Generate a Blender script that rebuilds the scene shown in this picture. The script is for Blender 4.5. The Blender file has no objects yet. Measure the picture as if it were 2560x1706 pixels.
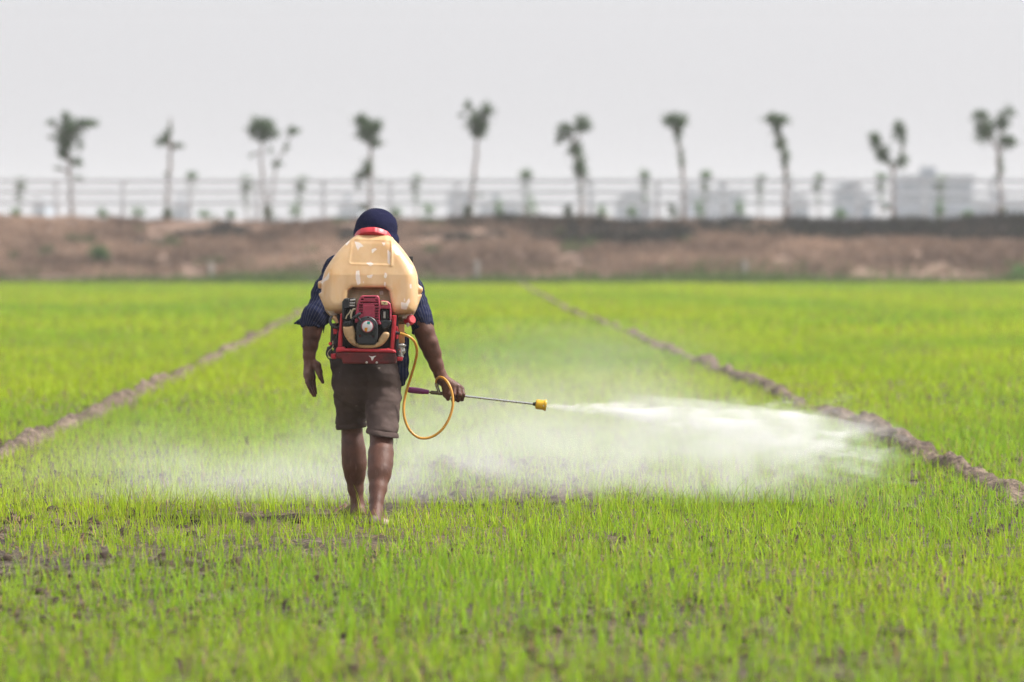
import bpy, math, random
import numpy as np
from mathutils import Vector, Matrix

random.seed(7)
rng = np.random.default_rng(11)
SC = bpy.context.scene
COL = SC.collection
R = math.radians

# ------------------------------------------------------------------ camera, sky, sun, exposure
LENS, SENS, CAMZ = 137.14, 36.0, 1.38
FPX = LENS / SENS * 2560.0
PITCH = math.atan((853.0 - 615.0) / FPX)
cam = bpy.data.cameras.new('camera')
cam_ob = bpy.data.objects.new('camera', cam)
COL.objects.link(cam_ob)
cam.lens, cam.sensor_width, cam.clip_start, cam.clip_end = LENS, SENS, 0.1, 9000
cam_ob.location = (0, 0, CAMZ)
cam_ob.rotation_euler = (R(90) - PITCH, 0, 0)
cam.dof.use_dof = True
cam.dof.focus_distance = 19.55
cam.dof.aperture_fstop = 2.35
cam.dof.aperture_blades = 9
SC.camera = cam_ob

SUN_EL, SUN_AZ = R(52), R(78)          # azimuth measured from +Y (view direction) towards +X (right)
world = bpy.data.worlds.new('World')
SC.world = world
world.use_nodes = True
wn, wl = world.node_tree.nodes, world.node_tree.links
wn.clear()
sky = wn.new('ShaderNodeTexSky')
sky.sky_type = 'NISHITA'
sky.sun_disc = False
sky.sun_elevation = SUN_EL
sky.sun_rotation = SUN_AZ
sky.air_density, sky.dust_density, sky.ozone_density = 1.0, 6.0, 1.0
hsv = wn.new('ShaderNodeHueSaturation')          # overcast: the haze takes the colour out of the sky
hsv.inputs['Saturation'].default_value = 0.16
tint = wn.new('ShaderNodeMix'); tint.data_type = 'RGBA'; tint.blend_type = 'MULTIPLY'
tint.inputs[0].default_value = 1.0
tint.inputs[7].default_value = (1.0, 0.99, 1.01, 1)
cloud = wn.new('ShaderNodeMix'); cloud.data_type = 'RGBA'          # thin even cloud over the whole sky
cloud.inputs[0].default_value = 0.75
cloud.inputs[7].default_value = (2.30, 2.30, 2.38, 1)
bg = wn.new('ShaderNodeBackground')
bg.inputs['Strength'].default_value = 0.13
out = wn.new('ShaderNodeOutputWorld')
wl.new(sky.outputs[0], hsv.inputs['Color'])
wl.new(hsv.outputs[0], tint.inputs[6])
wl.new(tint.outputs[2], cloud.inputs[6])
wl.new(cloud.outputs[2], bg.inputs['Color'])
wl.new(bg.outputs[0], out.inputs['Surface'])

sun = bpy.data.lights.new('sun', 'SUN')
sun.energy, sun.angle, sun.color = 2.2, R(14), (1.0, 0.95, 0.87)
sun_ob = bpy.data.objects.new('sun', sun)
COL.objects.link(sun_ob)
sdir = Vector((math.sin(SUN_AZ) * math.cos(SUN_EL), math.cos(SUN_AZ) * math.cos(SUN_EL), math.sin(SUN_EL)))
sun_ob.rotation_euler = (-sdir).to_track_quat('-Z', 'Y').to_euler()
sun_ob.location = (30, 0, 60)

vs = SC.view_settings
vs.view_transform, vs.look, vs.gamma, vs.use_curve_mapping = 'Standard', 'None', 1.0, False
vs.exposure = 1.42
cy = SC.cycles
cy.max_bounces, cy.diffuse_bounces, cy.glossy_bounces = 8, 3, 3
cy.transmission_bounces, cy.volume_bounces, cy.transparent_max_bounces = 4, 3, 8
cy.use_denoising = True
cy.denoising_prefilter = 'FAST'
cy.volume_max_steps = 256

# ------------------------------------------------------------------ helpers: places
def P(px, py, Y):
    """the point at depth Y (metres in front of the camera) behind the photograph's pixel (px, py)"""
    a, b = (px - 1280.0) / FPX, (853.0 - py) / FPX
    c, s = math.cos(PITCH), math.sin(PITCH)
    d = (a, c + b * s, -s + b * c)
    t = Y / d[1]
    return Vector((a * t, Y, CAMZ + d[2] * t))

def G(px, py):
    """the ground point behind a pixel"""
    b = (853.0 - py) / FPX
    c, s = math.cos(PITCH), math.sin(PITCH)
    t = -CAMZ / (-s + b * c)
    return P(px, py, t * (c + b * s))

# ------------------------------------------------------------------ helpers: objects
def tag(o, label=None, cat=None, group=None, kind=None):
    if label: o['label'] = label
    if cat: o['category'] = cat
    if group: o['group'] = group
    if kind: o['kind'] = kind
    return o

def link(name, me, mat=None, parent=None, smooth=True):
    if mat is not None:
        me.materials.append(mat)
    if smooth:
        me.shade_smooth()
    o = bpy.data.objects.new(name, me)
    COL.objects.link(o)
    if parent is not None:
        put(o, parent)
    return o

def put(o, parent):
    w = Matrix.Translation(-parent.location) if parent.type == 'EMPTY' else Matrix.Identity(4)   # shapes are made in world space
    o.parent = parent
    o.matrix_parent_inverse = w
    return o

def empty(name, loc):
    o = bpy.data.objects.new(name, None)
    o.empty_display_size = 0.1
    o.location = loc
    COL.objects.link(o)
    return o

def mesh_np(name, verts, faces, attrs=None):
    """faces: int array (n,k); attrs: name -> (n,) floats or (n,4) colours per vertex"""
    verts = np.asarray(verts, np.float32); faces = np.asarray(faces, np.int32)
    me = bpy.data.meshes.new(name)
    nf, k = faces.shape
    me.vertices.add(len(verts)); me.vertices.foreach_set('co', verts.ravel())
    me.loops.add(nf * k); me.loops.foreach_set('vertex_index', faces.ravel())
    me.polygons.add(nf); me.polygons.foreach_set('loop_start', np.arange(0, nf * k, k, dtype=np.int32))
    me.update(calc_edges=True)
    for an, av in (attrs or {}).items():
        av = np.asarray(av, np.float32)
        if av.ndim == 1:
            me.attributes.new(an, 'FLOAT', 'POINT').data.foreach_set('value', av)
        else:
            me.attributes.new(an, 'FLOAT_COLOR', 'POINT').data.foreach_set('color', av.ravel())
    return me

class MB:
    """collects simple solids and makes ONE mesh of them"""
    def __init__(s): s.v, s.f = [], []
    def add(s, v, f):
        n = len(s.v); s.v += [tuple(p) for p in v]; s.f += [tuple(i + n for i in q) for q in f]
    def tube(s, pts, rad, n=12, cap=True):
        pts = [Vector(p) for p in pts]
        rad = [rad] * len(pts) if isinstance(rad, (int, float)) else rad
        v, f = [], []
        up = None
        for i, p in enumerate(pts):
            d = (pts[min(i + 1, len(pts) - 1)] - pts[max(i - 1, 0)]).normalized()
            if up is None:
                up = Vector((0, 0, 1)) if abs(d.z) < 0.9 else Vector((1, 0, 0))
            a = d.cross(up)
            if a.length < 1e-5: a = d.orthogonal()
            a.normalize(); b = a.cross(d).normalized(); up = b
            for k in range(n):
                t = 2 * math.pi * k / n
                v.append(p + (a * math.cos(t) + b * math.sin(t)) * rad[i])
        for i in range(len(pts) - 1):
            for k in range(n):
                k2 = (k + 1) % n
                f.append((i * n + k, i * n + k2, (i + 1) * n + k2, (i + 1) * n + k))
        if cap:
            f.append(tuple(range(n - 1, -1, -1)))
            f.append(tuple((len(pts) - 1) * n + k for k in range(n)))
        s.add(v, f)
    def box(s, a, b):
        x0, y0, z0 = a; x1, y1, z1 = b
        s.add([(x0,y0,z0),(x1,y0,z0),(x1,y1,z0),(x0,y1,z0),(x0,y0,z1),(x1,y0,z1),(x1,y1,z1),(x0,y1,z1)],
              [(0,3,2,1),(4,5,6,7),(0,1,5,4),(1,2,6,5),(2,3,7,6),(3,0,4,7)])
    def prism(s, poly, y0, y1):
        """poly: (x,z) outline, extruded along y"""
        n = len(poly)
        v = [(x, y0, z) for x, z in poly] + [(x, y1, z) for x, z in poly]
        f = [tuple(range(n)), tuple(range(2 * n - 1, n - 1, -1))]
        f += [(i, i + n, (i + 1) % n + n, (i + 1) % n) for i in range(n)]
        s.add(v, f)
    def build(s, name, mat, parent=None, smooth=True, bevel=0.0):
        me = bpy.data.meshes.new(name)
        me.from_pydata([tuple(p) for p in s.v], [], s.f)
        me.update()
        import bmesh
        bm = bmesh.new(); bm.from_mesh(me)
        bmesh.ops.recalc_face_normals(bm, faces=bm.faces)
        if bevel > 0:
            ed = [e for e in bm.edges if len(e.link_faces) == 2 and e.calc_face_angle(0) > 0.6]
            bmesh.ops.bevel(bm, geom=ed, offset=bevel, segments=2, profile=0.6, affect='EDGES', clamp_overlap=True)
        bm.to_mesh(me); bm.free()
        o = link(name, me, mat, parent, smooth)
        if smooth:
            me.set_sharp_from_angle(angle=R(40))
        return o

def spline(pts, n=8):
    """Catmull-Rom through the points"""
    pts = [Vector(p) for p in pts]
    q = [pts[0] * 2 - pts[1]] + pts + [pts[-1] * 2 - pts[-2]]
    res = []
    for i in range(1, len(q) - 2):
        for k in range(n):
            t = k / n
            a, b, c, d = q[i - 1], q[i], q[i + 1], q[i + 2]
            res.append(0.5 * ((2 * b) + (c - a) * t + (2 * a - 5 * b + 4 * c - d) * t * t + (3 * b - a - 3 * c + d) * t ** 3))
    res.append(pts[-1])
    return res

# ------------------------------------------------------------------ helpers: solid shapes as distance fields, meshed by surface nets
def vnoise(x, y, z, seed=0):
    """smooth value noise, -1..1"""
    xi, yi, zi = np.floor(x), np.floor(y), np.floor(z)
    fx, fy, fz = x - xi, y - yi, z - zi
    fx, fy, fz = fx*fx*(3-2*fx), fy*fy*(3-2*fy), fz*fz*(3-2*fz)
    xi, yi, zi = xi.astype(np.int64), yi.astype(np.int64), zi.astype(np.int64)
    def h(a, b, c):
        n = (a * 73856093) ^ (b * 19349663) ^ (c * 83492791) ^ (seed * 2654435)
        n = (n ^ (n >> 13)) * 1274126177
        n = n ^ (n >> 16)
        return (n & 0xffff) / 32767.5 - 1.0
    r = 0
    for dx in (0, 1):
        wx = fx if dx else 1 - fx
        for dy in (0, 1):
            wy = fy if dy else 1 - fy
            for dz in (0, 1):
                wz = fz if dz else 1 - fz
                r = r + h(xi + dx, yi + dy, zi + dz) * wx * wy * wz
    return r

def fbm(x, y, z, oct=3, seed=0):
    r, a = 0, 1.0
    for o in range(oct):
        r = r + a * vnoise(x * 2**o + 17.3*o, y * 2**o, z * 2**o, seed + o); a *= 0.5
    return r

def smin(a, b, k):
    if k <= 0: return np.minimum(a, b)
    h = np.clip(0.5 + 0.5 * (b - a) / k, 0, 1)
    return b * (1 - h) + a * h - k * h * (1 - h)

def smax(a, b, k): return -smin(-a, -b, k)

def poly2d(u, v, poly):
    """signed distance to a polygon (negative inside)"""
    d = np.full(u.shape, 1e9, np.float32); inside = np.zeros(u.shape, bool)
    n = len(poly)
    for i in range(n):
        ax, ay = poly[i]; bx, by = poly[(i + 1) % n]
        ex, ey = bx - ax, by - ay
        wx, wy = u - ax, v - ay
        t = np.clip((wx*ex + wy*ey) / (ex*ex + ey*ey + 1e-12), 0, 1)
        d = np.minimum(d, (wx - t*ex)**2 + (wy - t*ey)**2)
        c = ((ay > v) != (by > v)) & (u < (bx - ax) * (v - ay) / ((by - ay) + 1e-12) + ax)
        inside ^= c
    d = np.sqrt(d)
    return np.where(inside, -d, d)

class Field:
    def __init__(s, lo, hi, h):
        s.lo = np.array(lo, np.float32); s.h = h
        s.n = tuple(int(math.ceil((hi[i] - lo[i]) / h)) + 1 for i in range(3))
        s.D = np.full(s.n, 0.5, np.float32)
    def sub(s, lo, hi):
        i0 = [max(0, int(math.floor((lo[k] - s.lo[k]) / s.h))) for k in range(3)]
        i1 = [min(s.n[k], int(math.ceil((hi[k] - s.lo[k]) / s.h)) + 1) for k in range(3)]
        i1 = [max(a + 1, b) for a, b in zip(i0, i1)]
        sl = tuple(slice(a, b) for a, b in zip(i0, i1))
        ax = [s.lo[k] + s.h * np.arange(i0[k], i1[k], dtype=np.float32) for k in range(3)]
        return sl, ax[0][:, None, None], ax[1][None, :, None], ax[2][None, None, :]
    def all(s): return s.sub(s.lo, s.lo + s.h * np.array(s.n))
    def cone(s, a, b, ra, rb, k=0.01, flat=None, cut=False):
        """round cone from a to b; flat=(axis vector, factor) squeezes the section along that axis"""
        a, b = np.array(a, np.float32), np.array(b, np.float32)
        m = max(ra, rb) * (max(1.0, flat[1]) if flat else 1) + k + 0.02
        sl, X, Y, Z = s.sub(np.minimum(a, b) - m, np.maximum(a, b) + m)
        e = b - a; L2 = float(e @ e) + 1e-12
        wx, wy, wz = X - a[0], Y - a[1], Z - a[2]
        t = np.clip((wx*e[0] + wy*e[1] + wz*e[2]) / L2, 0, 1)
        px, py, pz = wx - t*e[0], wy - t*e[1], wz - t*e[2]
        if flat:
            f = Vector(flat[0]).normalized(); q = px*f[0] + py*f[1] + pz*f[2]
            g = (1.0 / flat[1] - 1.0) * q
            px, py, pz = px + g*f[0], py + g*f[1], pz + g*f[2]
        d = np.sqrt(px*px + py*py + pz*pz) - (ra + (rb - ra) * t)
        if flat and flat[1] < 1: d = d * (0.5 + 0.5 * flat[1])
        if cut: s.D[sl] = smax(s.D[sl], -d, k)
        else: s.D[sl] = smin(s.D[sl], d, k)
    def chain(s, pts, rad, k=0.01, flat=None):
        for i in range(len(pts) - 1):
            s.cone(pts[i], pts[i + 1], rad[i], rad[i + 1], k, flat)
    def mesh(s):
        D = s.D
        D[[0, -1], :, :] = np.maximum(D[[0, -1], :, :], 0.01); D[:, [0, -1], :] = np.maximum(D[:, [0, -1], :], 0.01); D[:, :, [0, -1]] = np.maximum(D[:, :, [0, -1]], 0.01)
        I = D < 0
        nx, ny, nz = D.shape
        c = np.zeros((nx-1, ny-1, nz-1), np.int8)
        for dx in (0, 1):
            for dy in (0, 1):
                for dz in (0, 1):
                    c += I[dx:nx-1+dx, dy:ny-1+dy, dz:nz-1+dz]
        act = (c > 0) & (c < 8)
        ijk = np.argwhere(act)
        idx = np.full(act.shape, -1, np.int32); idx[act] = np.arange(len(ijk))
        pos = np.zeros((len(ijk), 3), np.float32); cnt = np.zeros(len(ijk), np.float32)
        cor = [(a, b, d) for a in (0, 1) for b in (0, 1) for d in (0, 1)]
        for A in cor:
            for ax in range(3):
                if A[ax]: continue
                B = list(A); B[ax] = 1
                va = D[ijk[:,0]+A[0], ijk[:,1]+A[1], ijk[:,2]+A[2]]; vb = D[ijk[:,0]+B[0], ijk[:,1]+B[1], ijk[:,2]+B[2]]
                m = (va < 0) != (vb < 0)
                t = np.where(m, va / np.where(m, va - vb, 1), 0)
                p = np.tile(np.array(A, np.float32), (len(ijk), 1)); p[:, ax] += t
                pos[m] += p[m]; cnt[m] += 1
        V = s.lo + s.h * (ijk + pos / cnt[:, None])
        Q = []
        for ax in range(3):
            sa = [slice(None)] * 3; sb = [slice(None)] * 3
            sa[ax] = slice(0, -1); sb[ax] = slice(1, None)
            ch = I[tuple(sa)] != I[tuple(sb)]
            e = np.argwhere(ch)
            o1, o2 = (ax + 1) % 3, (ax + 2) % 3
            ok = (e[:, o1] > 0) & (e[:, o2] > 0) & (e[:, o1] < D.shape[o1]-1) & (e[:, o2] < D.shape[o2]-1)
            e = e[ok]
            def cell(d1, d2):
                q = e.copy(); q[:, o1] += d1; q[:, o2] += d2
                return idx[q[:,0], q[:,1], q[:,2]]
            q = np.stack([cell(-1,-1), cell(0,-1), cell(0,0), cell(-1,0)], 1)
            flip = ~I[e[:,0], e[:,1], e[:,2]]
            q[flip] = q[flip][:, ::-1]
            Q.append(q)
        return V, np.concatenate(Q)

def relax(V, Q, it=2, f=0.5):
    n = len(V)
    for _ in range(it):
        S = np.zeros((n, 3), np.float64); c = np.zeros(n)
        for a in range(4):
            i, j = Q[:, a], Q[:, (a + 1) % 4]
            for k in range(3):
                S[:, k] += np.bincount(i, V[j, k], n)
            c += np.bincount(i, minlength=n)
        V = V + f * (S / np.maximum(c, 1)[:, None] - V)
    return V.astype(np.float32)

# ------------------------------------------------------------------ materials
class NT:
    """small node-tree writer"""
    def __init__(s, name):
        s.mat = bpy.data.materials.new(name); s.mat.use_nodes = True
        s.t = s.mat.node_tree; s.t.nodes.clear()
        s.out = s.t.nodes.new('ShaderNodeOutputMaterial')
    def n(s, typ, **kw):
        nd = s.t.nodes.new(typ)
        for k, v in kw.items(): setattr(nd, k, v)
        return nd
    def set(s, sock, v):
        if isinstance(v, bpy.types.NodeSocket): s.t.links.new(v, sock)
        elif v is not None:
            if isinstance(v, (tuple, list)) and len(v) == 3 and sock.type == 'RGBA': v = tuple(v) + (1,)
            sock.default_value = v
    def m(s, op, a, b=None, c=None, clamp=False):
        nd = s.n('ShaderNodeMath', operation=op, use_clamp=clamp)
        s.set(nd.inputs[0], a); s.set(nd.inputs[1], b); s.set(nd.inputs[2], c)
        return nd.outputs[0]
    def mix(s, f, a, b, blend='MIX'):
        nd = s.n('ShaderNodeMix', data_type='RGBA', blend_type=blend)
        s.set(nd.inputs[0], f); s.set(nd.inputs[6], a); s.set(nd.inputs[7], b)
        return nd.outputs[2]
    def rng(s, v, a, b, c=0.0, d=1.0, smooth=False):
        nd = s.n('ShaderNodeMapRange', interpolation_type='SMOOTHSTEP' if smooth else 'LINEAR')
        s.set(nd.inputs[0], v)
        for i, q in enumerate((a, b, c, d)): s.set(nd.inputs[1 + i], q)
        return nd.outputs[0]
    def obj(s): return s.n('ShaderNodeTexCoord').outputs['Object']
    def mapping(s, vec, scale=(1,1,1), loc=(0,0,0), rot=(0,0,0)):
        nd = s.n('ShaderNodeMapping'); s.set(nd.inputs[0], vec)
        nd.inputs['Scale'].default_value = scale; nd.inputs['Location'].default_value = loc; nd.inputs['Rotation'].default_value = rot
        return nd.outputs[0]
    def noise(s, vec, scale, detail=3, rough=0.55, dist=0.0):
        nd = s.n('ShaderNodeTexNoise'); s.set(nd.inputs['Vector'], vec)
        nd.inputs['Scale'].default_value = scale; nd.inputs['Detail'].default_value = detail
        nd.inputs['Roughness'].default_value = rough; nd.inputs['Distortion'].default_value = dist
        return nd.outputs[0]
    def attr(s, name, col=False):
        nd = s.n('ShaderNodeAttribute', attribute_name=name)
        return nd.outputs['Color'] if col else nd.outputs['Fac']
    def bump(s, h, strength=0.3, dist=0.01):
        nd = s.n('ShaderNodeBump'); nd.inputs['Strength'].default_value = strength; nd.inputs['Distance'].default_value = dist
        s.set(nd.inputs['Height'], h); return nd.outputs[0]
    def bsdf(s, color, rough=0.6, metal=0.0, spec=0.5, normal=None, **kw):
        b = s.n('ShaderNodeBsdfPrincipled')
        s.set(b.inputs['Base Color'], color); s.set(b.inputs['Roughness'], rough); s.set(b.inputs['Metallic'], metal)
        s.set(b.inputs['Specular IOR Level'], spec)
        if normal is not None: s.set(b.inputs['Normal'], normal)
        for k, v in kw.items(): s.set(b.inputs[k], v)
        return b.outputs[0]
    def done(s, surf=None, vol=None):
        if surf is not None: s.t.links.new(surf, s.out.inputs['Surface'])
        if vol is not None: s.t.links.new(vol, s.out.inputs['Volume'])
        return s.mat

def plain(name, col, rough=0.55, metal=0.0, spec=0.5, var=0.25, scale=30, dirt=None, bump=0.15):
    """a worn surface: two scales of mottling, optional dirt patches, fine bump"""
    t = NT(name); o = t.obj()
    n1, n2 = t.noise(o, scale, 4), t.noise(o, scale * 6, 2)
    dark = tuple(c * (1 - var) for c in col); lite = tuple(min(1, c * (1 + var)) for c in col)
    c = t.mix(t.rng(n1, 0.3, 0.7), dark, lite)
    if dirt is not None:
        c = t.mix(t.rng(t.noise(o, scale * 0.7, 5, 0.65), dirt[1], dirt[1] + 0.16), c, dirt[0])
    return t.done(t.bsdf(c, t.rng(n1, 0.3, 0.7, max(0.05, rough - 0.1), rough + 0.12), metal, spec, t.bump(n2, bump, 0.003)))

def leafmat(name, trans=0.42, rough=0.5):
    t = NT(name)
    c = t.attr('Col', True)
    a = t.bsdf(c, rough, 0, 0.35)
    tr = t.n('ShaderNodeBsdfTranslucent'); t.set(tr.inputs[0], c)
    mx = t.n('ShaderNodeMixShader'); mx.inputs[0].default_value = trans
    t.t.links.new(a, mx.inputs[1]); t.t.links.new(tr.outputs[0], mx.inputs[2])
    return t.done(mx.outputs[0])

M = {}
M['leaf'] = leafmat('leaf', 0.5)
M['dry_leaf'] = leafmat('dry_leaf', 0.2, 0.8)

def mat_ground():
    t = NT('mud'); o = t.obj()
    big, mid, fine = t.noise(o, 0.35, 3), t.noise(o, 4.0, 5, 0.65), t.noise(o, 38, 4, 0.7)
    c = t.mix(t.rng(mid, 0.33, 0.66), (0.040, 0.030, 0.022), (0.210, 0.168, 0.128))
    c = t.mix(t.rng(fine, 0.44, 0.58), t.mix(0.8, c, (0.022, 0.017, 0.013)), c)
    c = t.mix(t.rng(big, 0.5, 0.72), c, t.mix(0.5, c, (0.19, 0.135, 0.07)))
    v = t.n('ShaderNodeTexVoronoi', feature='DISTANCE_TO_EDGE'); t.set(v.inputs['Vector'], o); v.inputs['Scale'].default_value = 9
    crack = t.rng(v.outputs[0], 0.0, 0.05)
    c = t.mix(crack, t.mix(0.7, c, (0.03, 0.024, 0.02)), c)
    # far off, the sheet carries the green of the seedlings that stand on it
    h = t.m('ADD', t.m('MULTIPLY', fine, 0.6), t.m('MULTIPLY', crack, 0.4))
    return t.done(t.bsdf(c, t.rng(mid, 0.35, 0.7, 0.75, 0.95), 0, 0.12, t.bump(h, 0.8, 0.02)))
M['mud'] = mat_ground()

def mat_bund():
    t = NT('bund_soil'); o = t.obj()
    mid, fine = t.noise(o, 3.2, 5, 0.65), t.noise(o, 26, 4, 0.7)
    z = t.n('ShaderNodeSeparateXYZ'); t.set(z.inputs[0], o)
    c = t.mix(t.rng(mid, 0.35, 0.65), (0.115, 0.082, 0.060), (0.30, 0.228, 0.172))
    c = t.mix(t.rng(fine, 0.40, 0.6), t.mix(0.75, c, (0.028, 0.020, 0.018)), c)
    return t.done(t.bsdf(c, 0.92, 0, 0.25, t.bump(fine, 0.9, 0.03)))
M['bund'] = mat_bund()

def mat_bank():
    t = NT('bank_soil'); o = t.obj()
    n1, n2 = t.noise(o, 0.35, 5, 0.6), t.noise(o, 1.6, 5, 0.65)
    c = t.mix(t.rng(n1, 0.35, 0.65), (0.15, 0.098, 0.074), (0.27, 0.185, 0.142))
    c = t.mix(t.rng(n2, 0.35, 0.6), t.mix(0.5, c, (0.10, 0.07, 0.06)), c)
    return t.done(t.bsdf(c, 0.95, 0, 0.2, t.bump(n2, 0.8, 0.15)))
M['bank'] = mat_bank()

def mat_skin():
    t = NT('skin'); o = t.obj()
    n1, n2, n3 = t.noise(o, 14, 4), t.noise(o, 160, 3), t.noise(t.mapping(o, (60, 60, 9)), 1.0, 3)
    c = t.mix(t.rng(n1, 0.3, 0.7), (0.076, 0.031, 0.021), (0.148, 0.066, 0.046))
    c = t.mix(t.rng(n3, 0.62, 0.78), c, (0.19, 0.11, 0.09))        # dried splashes running down the skin
    c = t.mix(t.m('MULTIPLY', t.attr('pale'), t.rng(n1, 0.2, 0.6, 0.65, 1.0)), c, (0.62, 0.50, 0.47))
    return t.done(t.bsdf(c, t.rng(n1, 0.3, 0.7, 0.42, 0.58), 0, 0.30, t.bump(n2, 0.4, 0.005), **{'Subsurface Weight': 0.06, 'Subsurface Scale': 0.01}))
M['skin'] = mat_skin()

def mat_shirt():
    t = NT('striped_navy_cotton'); o = t.obj()
    u = t.attr('stripe')
    w = t.m('ABSOLUTE', t.m('SUBTRACT', t.m('FRACT', t.m('DIVIDE', u, 0.0155)), 0.5))
    line = t.rng(w, 0.035, 0.085, 1.0, 0.0)
    n1, n2 = t.noise(o, 9, 4), t.noise(o, 420, 2)
    base = t.mix(t.rng(n1, 0.3, 0.7), (0.006, 0.009, 0.030), (0.014, 0.019, 0.058))
    c = t.mix(t.m('MULTIPLY', line, 0.6), base, (0.18, 0.18, 0.19))
    return t.done(t.bsdf(c, 0.9, 0, 0.1, t.bump(n2, 0.3, 0.002)))
M['shirt'] = mat_shirt()

def mat_shorts():
    t = NT('brown_cotton'); o = t.obj()
    n1, n2, n3 = t.noise(o, 5, 5, 0.6), t.noise(o, 380, 2), t.noise(o, 40, 3)
    z = t.n('ShaderNodeSeparateXYZ'); t.set(z.inputs[0], o)
    c = t.mix(t.rng(n1, 0.35, 0.65), (0.062, 0.041, 0.036), (0.112, 0.078, 0.070))
    waist_dark = t.rng(t.m('ADD', z.outputs[2], t.m('MULTIPLY', n1, 0.22)), 0.76, 0.93)     # darker towards the waist, with a ragged edge
    c = t.mix(t.m('MULTIPLY', waist_dark, 0.75), c, (0.020, 0.015, 0.014))
    c = t.mix(t.rng(n3, 0.70, 0.76), c, (0.2, 0.17, 0.15))
    return t.done(t.bsdf(c, 0.85, 0, 0.25, t.bump(n2, 0.3, 0.002)))
M['shorts'] = mat_shorts()

def mat_beanie():
    t = NT('navy_knit'); o = t.obj()
    a = t.attr('rib')
    rib = t.m('SINE', t.m('MULTIPLY', a, 110.0))
    n1 = t.noise(o, 260, 2)
    h = t.m('ADD', t.m('MULTIPLY', rib, 0.5), t.m('MULTIPLY', n1, 0.6))
    c = t.mix(t.rng(rib, -1, 1), (0.006, 0.007, 0.028), (0.017, 0.019, 0.062))
    c = t.mix(t.rng(n1, 0.55, 0.75), c, (0.040, 0.042, 0.085))
    return t.done(t.bsdf(c, 0.95, 0, 0.05, t.bump(h, 0.6, 0.004), **{'Sheen Weight': 0.02, 'Sheen Roughness': 0.5}))
M['beanie'] = mat_beanie()

def mat_tank():
    t = NT('yellowed_plastic'); o = t.obj()
    n1, n2 = t.noise(t.mapping(o, (9, 9, 2.2)), 1.0, 4), t.noise(o, 45, 4)
    sp = t.noise(t.mapping(o, (15, 15, 8), (3.1, 0, 0.7)), 1.0, 2, 0.4, 0.6)
    sx = t.n('ShaderNodeSeparateXYZ'); t.set(sx.inputs[0], o)
    c = t.mix(t.rng(n1, 0.35, 0.65), (0.605, 0.38, 0.18), (0.735, 0.515, 0.295))
    c = t.mix(t.rng(n1, 0.56, 0.72), c, (0.64, 0.37, 0.145))
    c = t.mix(t.m('MULTIPLY', t.attr('grime_shade'), t.rng(n2, 0.3, 0.6, 0.5, 1.0)), c, (0.17, 0.11, 0.06))
    flake = t.m('MAXIMUM', t.rng(sp, 0.69, 0.705), t.rng(t.m('ADD', t.attr('flake'), t.m('MULTIPLY', t.m('SUBTRACT', n2, 0.5), 0.9)), 0.45, 0.62))                                   # shreds of peeled white label and dried foam
    c = t.mix(t.m('MULTIPLY', flake, 0.72), c, (0.80, 0.74, 0.70))
    st = t.noise(t.mapping(o, (30, 30, 22), (0.2, 0, 5)), 1.0, 3)
    c = t.mix(t.rng(st, 0.73, 0.76), c, (0.16, 0.09, 0.06))
    return t.done(t.bsdf(c, t.rng(n2, 0.3, 0.7, 0.30, 0.48), 0, 0.5, t.bump(n2, 0.08, 0.004), **{'Subsurface Weight': 0.4, 'Subsurface Scale': 0.05, 'Subsurface Radius': (1.0, 0.6, 0.3)}))
M['tank'] = mat_tank()

M['red_cap'] = plain('red_plastic', (0.56, 0.035, 0.05), 0.42, var=0.15, dirt=((0.35, 0.10, 0.09), 0.62))
M['crimson'] = plain('crimson_cover', (0.40, 0.040, 0.080), 0.45, var=0.18, dirt=((0.16, 0.03, 0.04), 0.60))
M['frame_red'] = plain('red_painted_steel', (0.52, 0.026, 0.042), 0.42, var=0.22, scale=22, dirt=((0.06, 0.03, 0.028), 0.62))
M['dirty_red'] = plain('grimy_red_steel', (0.115, 0.009, 0.010), 0.5, var=0.4, scale=16, dirt=((0.022, 0.012, 0.011), 0.47))
M['black'] = plain('black_plastic', (0.022, 0.024, 0.028), 0.45, var=0.35, dirt=((0.11, 0.095, 0.08), 0.66))
M['dark'] = plain('dark_metal', (0.030, 0.027, 0.025), 0.5, 0.3, var=0.4, dirt=((0.12, 0.09, 0.07), 0.62))
M['tube_steel'] = plain('polished_tube', (0.62, 0.61, 0.58), 0.25, 1.0, var=0.06, bump=0.0)
M['steel'] = plain('steel', (0.55, 0.54, 0.50), 0.28, 1.0, var=0.15)
M['grey_metal'] = plain('cast_metal', (0.42, 0.40, 0.37), 0.42, 0.8, var=0.35, dirt=((0.12, 0.09, 0.07), 0.58))
M['bronze'] = plain('tarnished_brass', (0.16, 0.13, 0.085), 0.42, 0.7, var=0.3)
M['fuel'] = plain('tan_fuel_plastic', (0.56, 0.36, 0.18), 0.42, var=0.2, scale=22, dirt=((0.16, 0.09, 0.045), 0.60))
M['tan_hose'] = plain('tan_rubber', (0.50, 0.42, 0.28), 0.5)
M['hose'] = plain('yellow_hose', (0.66, 0.33, 0.045), 0.36, var=0.16, scale=14, dirt=((0.22, 0.10, 0.03), 0.70))
M['yellow'] = plain('yellow_plastic', (0.72, 0.42, 0.015), 0.38, var=0.15, dirt=((0.28, 0.13, 0.02), 0.63))
M['purple'] = plain('purple_grip', (0.19, 0.020, 0.13), 0.36, var=0.2)
M['white_pl'] = plain('white_label', (0.72, 0.70, 0.70), 0.45, var=0.08)
M['pink_rim'] = plain('badge_rim', (0.42, 0.05, 0.10), 0.45, var=0.1)
M['teal'] = plain('teal_mark', (0.02, 0.36, 0.30), 0.45, var=0.06)
M['orange'] = plain('orange_mark', (0.70, 0.26, 0.03), 0.45, var=0.06)
M['sticker'] = plain('cream_sticker', (0.72, 0.58, 0.30), 0.5, var=0.08)
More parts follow.
